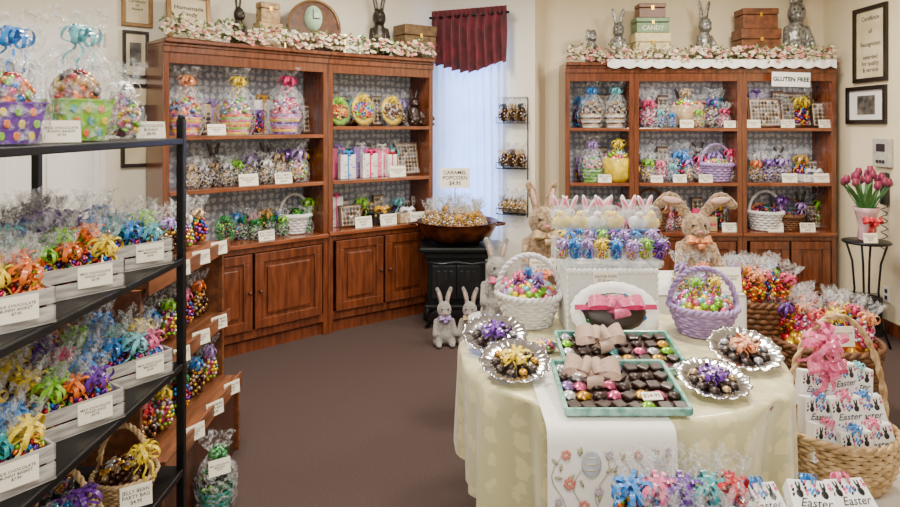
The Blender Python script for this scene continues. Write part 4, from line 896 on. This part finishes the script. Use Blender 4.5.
for i in range(16):
    aa=i*2.4; rr=.16*math.sqrt((i+.5)/16); t=O('tulip',None,None,(fx,fy,.80),0,1,'red purple tulip standing in the pink vase on the plant stand','tulip','tulips in the pink vase')
    tx,ty,tz=rr*math.cos(aa),rr*math.sin(aa),.34+.12*(1-rr/.16)
    O('stem',MB().tube([(tx*.15,ty*.15,0),(tx*.3,ty*.3,.18),(tx,ty,tz)],.004,6).mesh('s',cm('green')),t)
    O('bloom',cached('tul',lambda:MB().lathe([(.006,0),(.022,.012),(.025,.03),(.018,.052),(.009,.06)],12,wav=lambda r,z,a,k:(r*(1+.12*math.cos(3*a)),z+(.008*math.cos(3*a) if z>.05 else 0))).mesh('b',mat('tulip_red',(136,30,62),.5,c2=(96,44,92)))),t,(tx,ty,tz))
    b=MB(); a2=aa+1; vs=[];fs=[]
    for k in range(6): t_=k/5; w_=.018*math.sin(PI*(t_*.9+.05)); r_=.02+.17*t_*t_; vs+=[(r_*math.cos(a2)-w_*math.sin(a2),r_*math.sin(a2)+w_*math.cos(a2),.1+.29*t_),(r_*math.cos(a2)+w_*math.sin(a2),r_*math.sin(a2)-w_*math.cos(a2),.1+.29*t_)]
    for k in range(5): fs.append((2*k,2*k+1,2*k+3,2*k+2))
    b.add(vs,fs); O('leaf',b.mesh('lf',mat('tulip_leaf',(70,120,56),.6)),t)
card((fx-.05,fy-.13,.764),.1,.07,'small card standing beside the pink tulip vase',0,4)
t=O('floor_heater',None,None,(3.2,5.0,0),-.4,1,'small dark box on the floor behind the plant stand','heater'); O('case',MB().box(-.1,.1,-.07,.07,0.0,.3,bev=.008).mesh('c',cm('black')),t); O('grille',MB().box(-.08,.08,-.074,-.07,.05,.25).mesh('g',IRON),t)
# ---------------------------------------------------------------- black rack left
RX0,RX1,RY0,RY1=-1.43,-.93,.75,2.25
t=O('metal_rack',None,None,(RX1,RY1,0),0,1,'black metal shelving rack of candy crates in the left foreground','rack')
ZS=[1.555,1.143,.78,.417]
for (x,y) in ((RX1,RY1),(RX0,RY1),(RX1,RY0),(RX0,RY0)):
    O('post',cached('post',lambda:MB().box(-.013,.013,-.013,.013,0,1.62,bev=.003).sph((0,0,1.625),.014,8).mesh('p',BLACK)),t,(x-RX1,y-RY1,0))
for z in ZS:
    b=MB(); 
    b.box(RX0,RX1,RY0,RY1,-.003,0)
    b.box(RX1-.012,RX1+.012,RY0,RY1-.013,-.022,-.001,bev=.003); b.box(RX0-.012,RX0+.012,RY0,RY1-.013,-.022,-.001,bev=.003); b.box(RX0,RX1-.013,RY1-.012,RY1+.01,-.022,-.001,bev=.003)
    for i in range(20): y=RY0+(RY1-RY0)*i/20; b.box(RX0,RX1,y,y+.012,-.012,-.003)
    O('shelf',b.mesh('s',BLACK),t,(-RX1,-RY1,z))
CA=math.radians(55); cu=(math.cos(CA),math.sin(CA)); cn=(math.sin(CA),-math.cos(CA)) # cn front normal
def crate(cx,cy,z,w,d,h,label):
    t=O('candy_crate',None,None,(cx,cy,z+.001),CA,1,label,'crate','whitewashed candy crates')
    def f():
        b=MB(); b.box(-w/2,w/2,-d/2,d/2,0,.006)
        for k in range(2):
            z0=.002+k*h/2; z1=z0+h/2-.006
            b.box(-w/2,w/2,-d/2,-d/2+.007,z0,z1,bev=.0015); b.box(-w/2,w/2,d/2-.007,d/2,z0,z1,bev=.0015); b.box(-w/2,-w/2+.007,-d/2,d/2,z0,z1,bev=.0015); b.box(w/2-.007,w/2,-d/2,d/2,z0,z1,bev=.0015)
        for s in (-1,1):
            for q in (-1,1): b.box(s*(w/2-.012)-.006,s*(w/2-.012)+.006,q*(d/2-.012)-.006,q*(d/2-.012)+.006,.006,h-.01)
        return b.mesh('c',CRATE)
    O('slats',cached(('crate',w,d,h),f),t); return t
rows={'upper':(ZS[1],[('front',-1.055,1.46,['orange','yellow','orange','yellow','lime','orange'],'orange'),('front',-1.055,1.78,['lime','orange','yellow','lime','lime','orange'],'foil'),('front',-1.055,2.10,['teal','blue','aqua','blue','teal','lime'],'foil'),('rear',-1.28,1.70,['purple','blue','aqua','lilac','silver','purple'],'blue'),('rear',-1.29,2.02,['blue','lilac','purple','orange','lilac','purple'],'dark')]),
 'lower':(ZS[2],[('front',-1.055,1.46,['blue','teal','yellow','blue','lime','blue'],'foil'),('front',-1.055,1.78,['lime','orange','purple','yellow','lime','blue'],'foil'),('front',-1.055,2.10,['blue','aqua','pink','blue','teal','yellow'],'blue'),('rear',-1.28,1.70,['pink','peach','yellow','lilac','pink','white'],'choc'),('rear',-1.29,2.02,['yellow','purple','lime','peach','blue','orange'],'orange')])}
pn=['front left','front centre','front right','back left','back centre','back right']
ti=0
for sh,(z,L) in rows.items():
    for ci,(fr,cx,cy,bc,fl) in enumerate(L):
        dn=('nearest','middle','farthest')[ci] if fr=='front' else ('nearer','farther')[ci-3]
        w,d,h=.24,.18,.085
        crate(cx,cy,z,w,d,h,'whitewashed slatted crate, %s in the %s row on the %s rack shelf'%(dn,fr,sh))
        for i in range(6):
            lx=(i%3-1)*.074; ly=-.042 if i<3 else .042
            x=cx+cu[0]*lx-cn[0]*ly; y=cy+cu[1]*lx-cn[1]*ly; hh=(.18 if i<3 else .2) if fr=='front' else .225
            bag((x,y,z+.012),hh+R.uniform(-.015,.015),bc[i],['foil','dark',fl][i%3] if fr=='front' else fl,'%s-bowed candy bag, %s of %s %s crate, %s rack shelf'%(bc[i],pn[i],dn,fr,sh),'candy bags in the crates',CA,'ruffle',(R.uniform(-.12,.12),R.uniform(-.12,.12)),bs=.25)
        card((cx+cn[0]*(d/2+.006)+cu[0]*.035,cy+cn[1]*(d/2+.006)+cu[1]*.035,z+.022),.088,.056,'white card clipped to the %s %s crate on the %s rack shelf'%(dn,fr,sh),CA-.1,ti%5,-.05); ti+=1
# extra tall bags behind the crates
for k,(x,y) in enumerate(((-1.19,2.19),(-1.39,1.86),(-1.38,2.17),(-1.16,1.63),(-1.17,1.95))):
    for sh,z in (('upper',ZS[1]),('lower',ZS[2])):
        c=['blue','lilac','purple','yellow','hot pink'][k]
        bag((x,y,z+.002),.25 if k<3 else .2,c,['blue','purple','foil','foil','dark'][k],'taller candy bag, %s bow, behind the crates on the %s rack shelf'%(c,sh),None,CA,'ruffle',bs=.22)
# top shelf of rack
zt=ZS[0]+.002
gift_basket((-1.0,1.47,zt),.30,['purple','lime','orange','yellow'],'foil','blue','square purple egg print pail wrapped in cellophane, nearest on top rack shelf',CA,square=True)
gift_basket((-1.03,1.79,zt),.36,['lime','yellow','orange','teal'],'orange','aqua','square lime green pail in tall cellophane, middle of top rack shelf',CA,square=True)
bag((-1.03,2.04,zt),.25,'white','pastel','tall white candy bag at the far end of the top rack shelf',None,CA,'full')
bag((-1.2,2.1,zt),.27,'lilac','pastel','clear candy bag, lilac bow, behind the white bag on the top rack',None,CA,'full')
bag((-1.25,1.85,zt),.32,'silver','blue','clear candy bag, silver bow, at the back of the top rack shelf',None,CA,'full')
bag((-1.2,1.6,zt),.3,'aqua','pastel','clear candy bag, aqua bow, at the back of top rack shelf',None,CA,'full')
card((-.955,1.60,zt),.085,.055,'white card between the two pails on the top rack shelf',CA-.2,0,-.2); card((-.96,2.09,zt),.09,.055,'white card under the tall white bag on the top rack shelf',CA-.2,4,-.2)
# bottom shelf baskets
z=ZS[3]+.002
basket((-1.04,2.08,z),.07,.095,.07,WICK,.15,'choc','tan basket with arched handle at the far end of bottom rack shelf',-.2,'yellow',None,8,st=18)
basket((-1.09,1.83,z),.07,.095,.07,WICK,.15,'blue','tan basket with arched handle, middle of bottom rack shelf',-.2,'purple',None,8,st=18)
card((-.96,1.99,z+.01),.09,.065,'white card against the far basket on the bottom rack shelf',CA-.4,3,-.2)
bag((-1.27,2.08,z),.22,'blue','foil','clear candy bag, blue bow, behind the baskets on bottom rack shelf',None,CA,'full')
# wooden tiered stand behind
t=O('tiered_stand',None,None,(-1.1,2.35,0),0,1,'brown wooden tiered display stand behind the black metal rack','display stand')
b=MB(); b.box(-.42,-.40,0,.87,0,1.12,bev=.003); 
for y in (0,.85): b.box(-.4,-.22,y,y+.02,0,1.12,bev=.003); b.box(-.22,-.02,y,y+.02,0,1.0,bev=.003); b.box(-.02,.06,y,y+.02,0,.36,bev=.003)
O('frame',b.mesh('f',PINE),t)
for (x,z) in ((0.0,1.03),(0.0,.68),(.06,.37)):
    b=MB(); b.box(-.4,x,.02,.85,z-.03,z,bev=.002); b.box(x,x+.012,.0,.87,z-.05,z+.012,bev=.002); O('shelf',b.mesh('s',PINE),t)
O('kick_panel',MB().box(.03,.045,.02,.85,0,.32,bev=.002).mesh('k',WOODD),t)
for r,z in enumerate((1.031,.681,.371)):
    for i in range(5):
        c=[['green','aqua','lilac','white','tan'],['purple','blue','lime','pink','orange'],['red','yellow','green','blue','lilac']][r][i]
        bag((-1.22 + (.05 if r==2 else 0),2.46+.165*i,z+.001),.24,c,['pastel','foil','choc'][(i+r)%3],'candy bag with %s bow on the %s tier of the wooden stand'%(c,['top','middle','bottom'][r]),'bags on the wooden stand',PI/2,'ruffle',bs=.18)
    for i in range(3): card((-1.1+(.075 if r==2 else .015),2.62+.22*i,z-.04),.09,.06,'white card on the front edge of the %s stand tier, %s from near end'%(['top','middle','bottom'][r],ORD[i]),PI/3,(r+i)%5,-.08)
gift_basket((-.98,2.72,.0),.3,['green','teal'],'green','green','dark green pail wrapped in cellophane on the carpet by the stand',.8)
card((-.92,2.60,.2),.085,.06,'white card in front of the green pail on the carpet',.6,2)
# ---------------------------------------------------------------- lights
def area(loc,size,e,col,rot=(0,0,0)):
    L=bpy.data.lights.new('lamp','AREA'); L.shape='RECTANGLE'; L.size=size[0]; L.size_y=size[1]; L.energy=e; L.color=col
    o=bpy.data.objects.new('lamp_or_fill',L); COL.objects.link(o); o.location=loc; o.rotation_euler=rot
area((-1,2.6,H-.03),(.4,.4),76,(1,.9,.76)); area((1.2,2.9,H-.03),(.4,.4),84,(1,.9,.76)); area((-.2,4.3,H-.03),(.4,.4),66,(1,.89,.74)); area((2.2,4.3,H-.03),(.4,.4),66,(1,.89,.74)); area((0,.4,H-.03),(.8,.6),62,(1,.94,.85))  # warm lamps at the ceiling
area((0.3,-1.0,1.9),(2.4,1.2),36,(1,.96,.92),(math.radians(80),0,0))  # fill light added behind the camera, not a fixture of the shop
for x,z in ((2.02,2.04),(2.87,2.04),(2.02,1.53),(2.87,1.53)): area((x,YR+.06,z),(.5,.03),1.6,(1,.97,.9),(math.radians(-15),0,0))  # LED strips inside the right bookcases, not on the ceiling
w=bpy.data.worlds.new('world'); bpy.context.scene.world=w; w.use_nodes=True; w.node_tree.nodes['Background'].inputs[0].default_value=(.7,.8,1,1); w.node_tree.nodes['Background'].inputs[1].default_value=.5
# ---------------------------------------------------------------- camera
c=bpy.data.cameras.new('cam'); cam=bpy.data.objects.new('camera',c); COL.objects.link(cam); cam.location=(0,0,EYE); cam.rotation_euler=(PI/2,0,0)
c.sensor_width=36; c.lens=F/900*36; c.shift_y=-(253.5-HZ)/900; c.clip_start=.05
bpy.context.scene.camera=cam
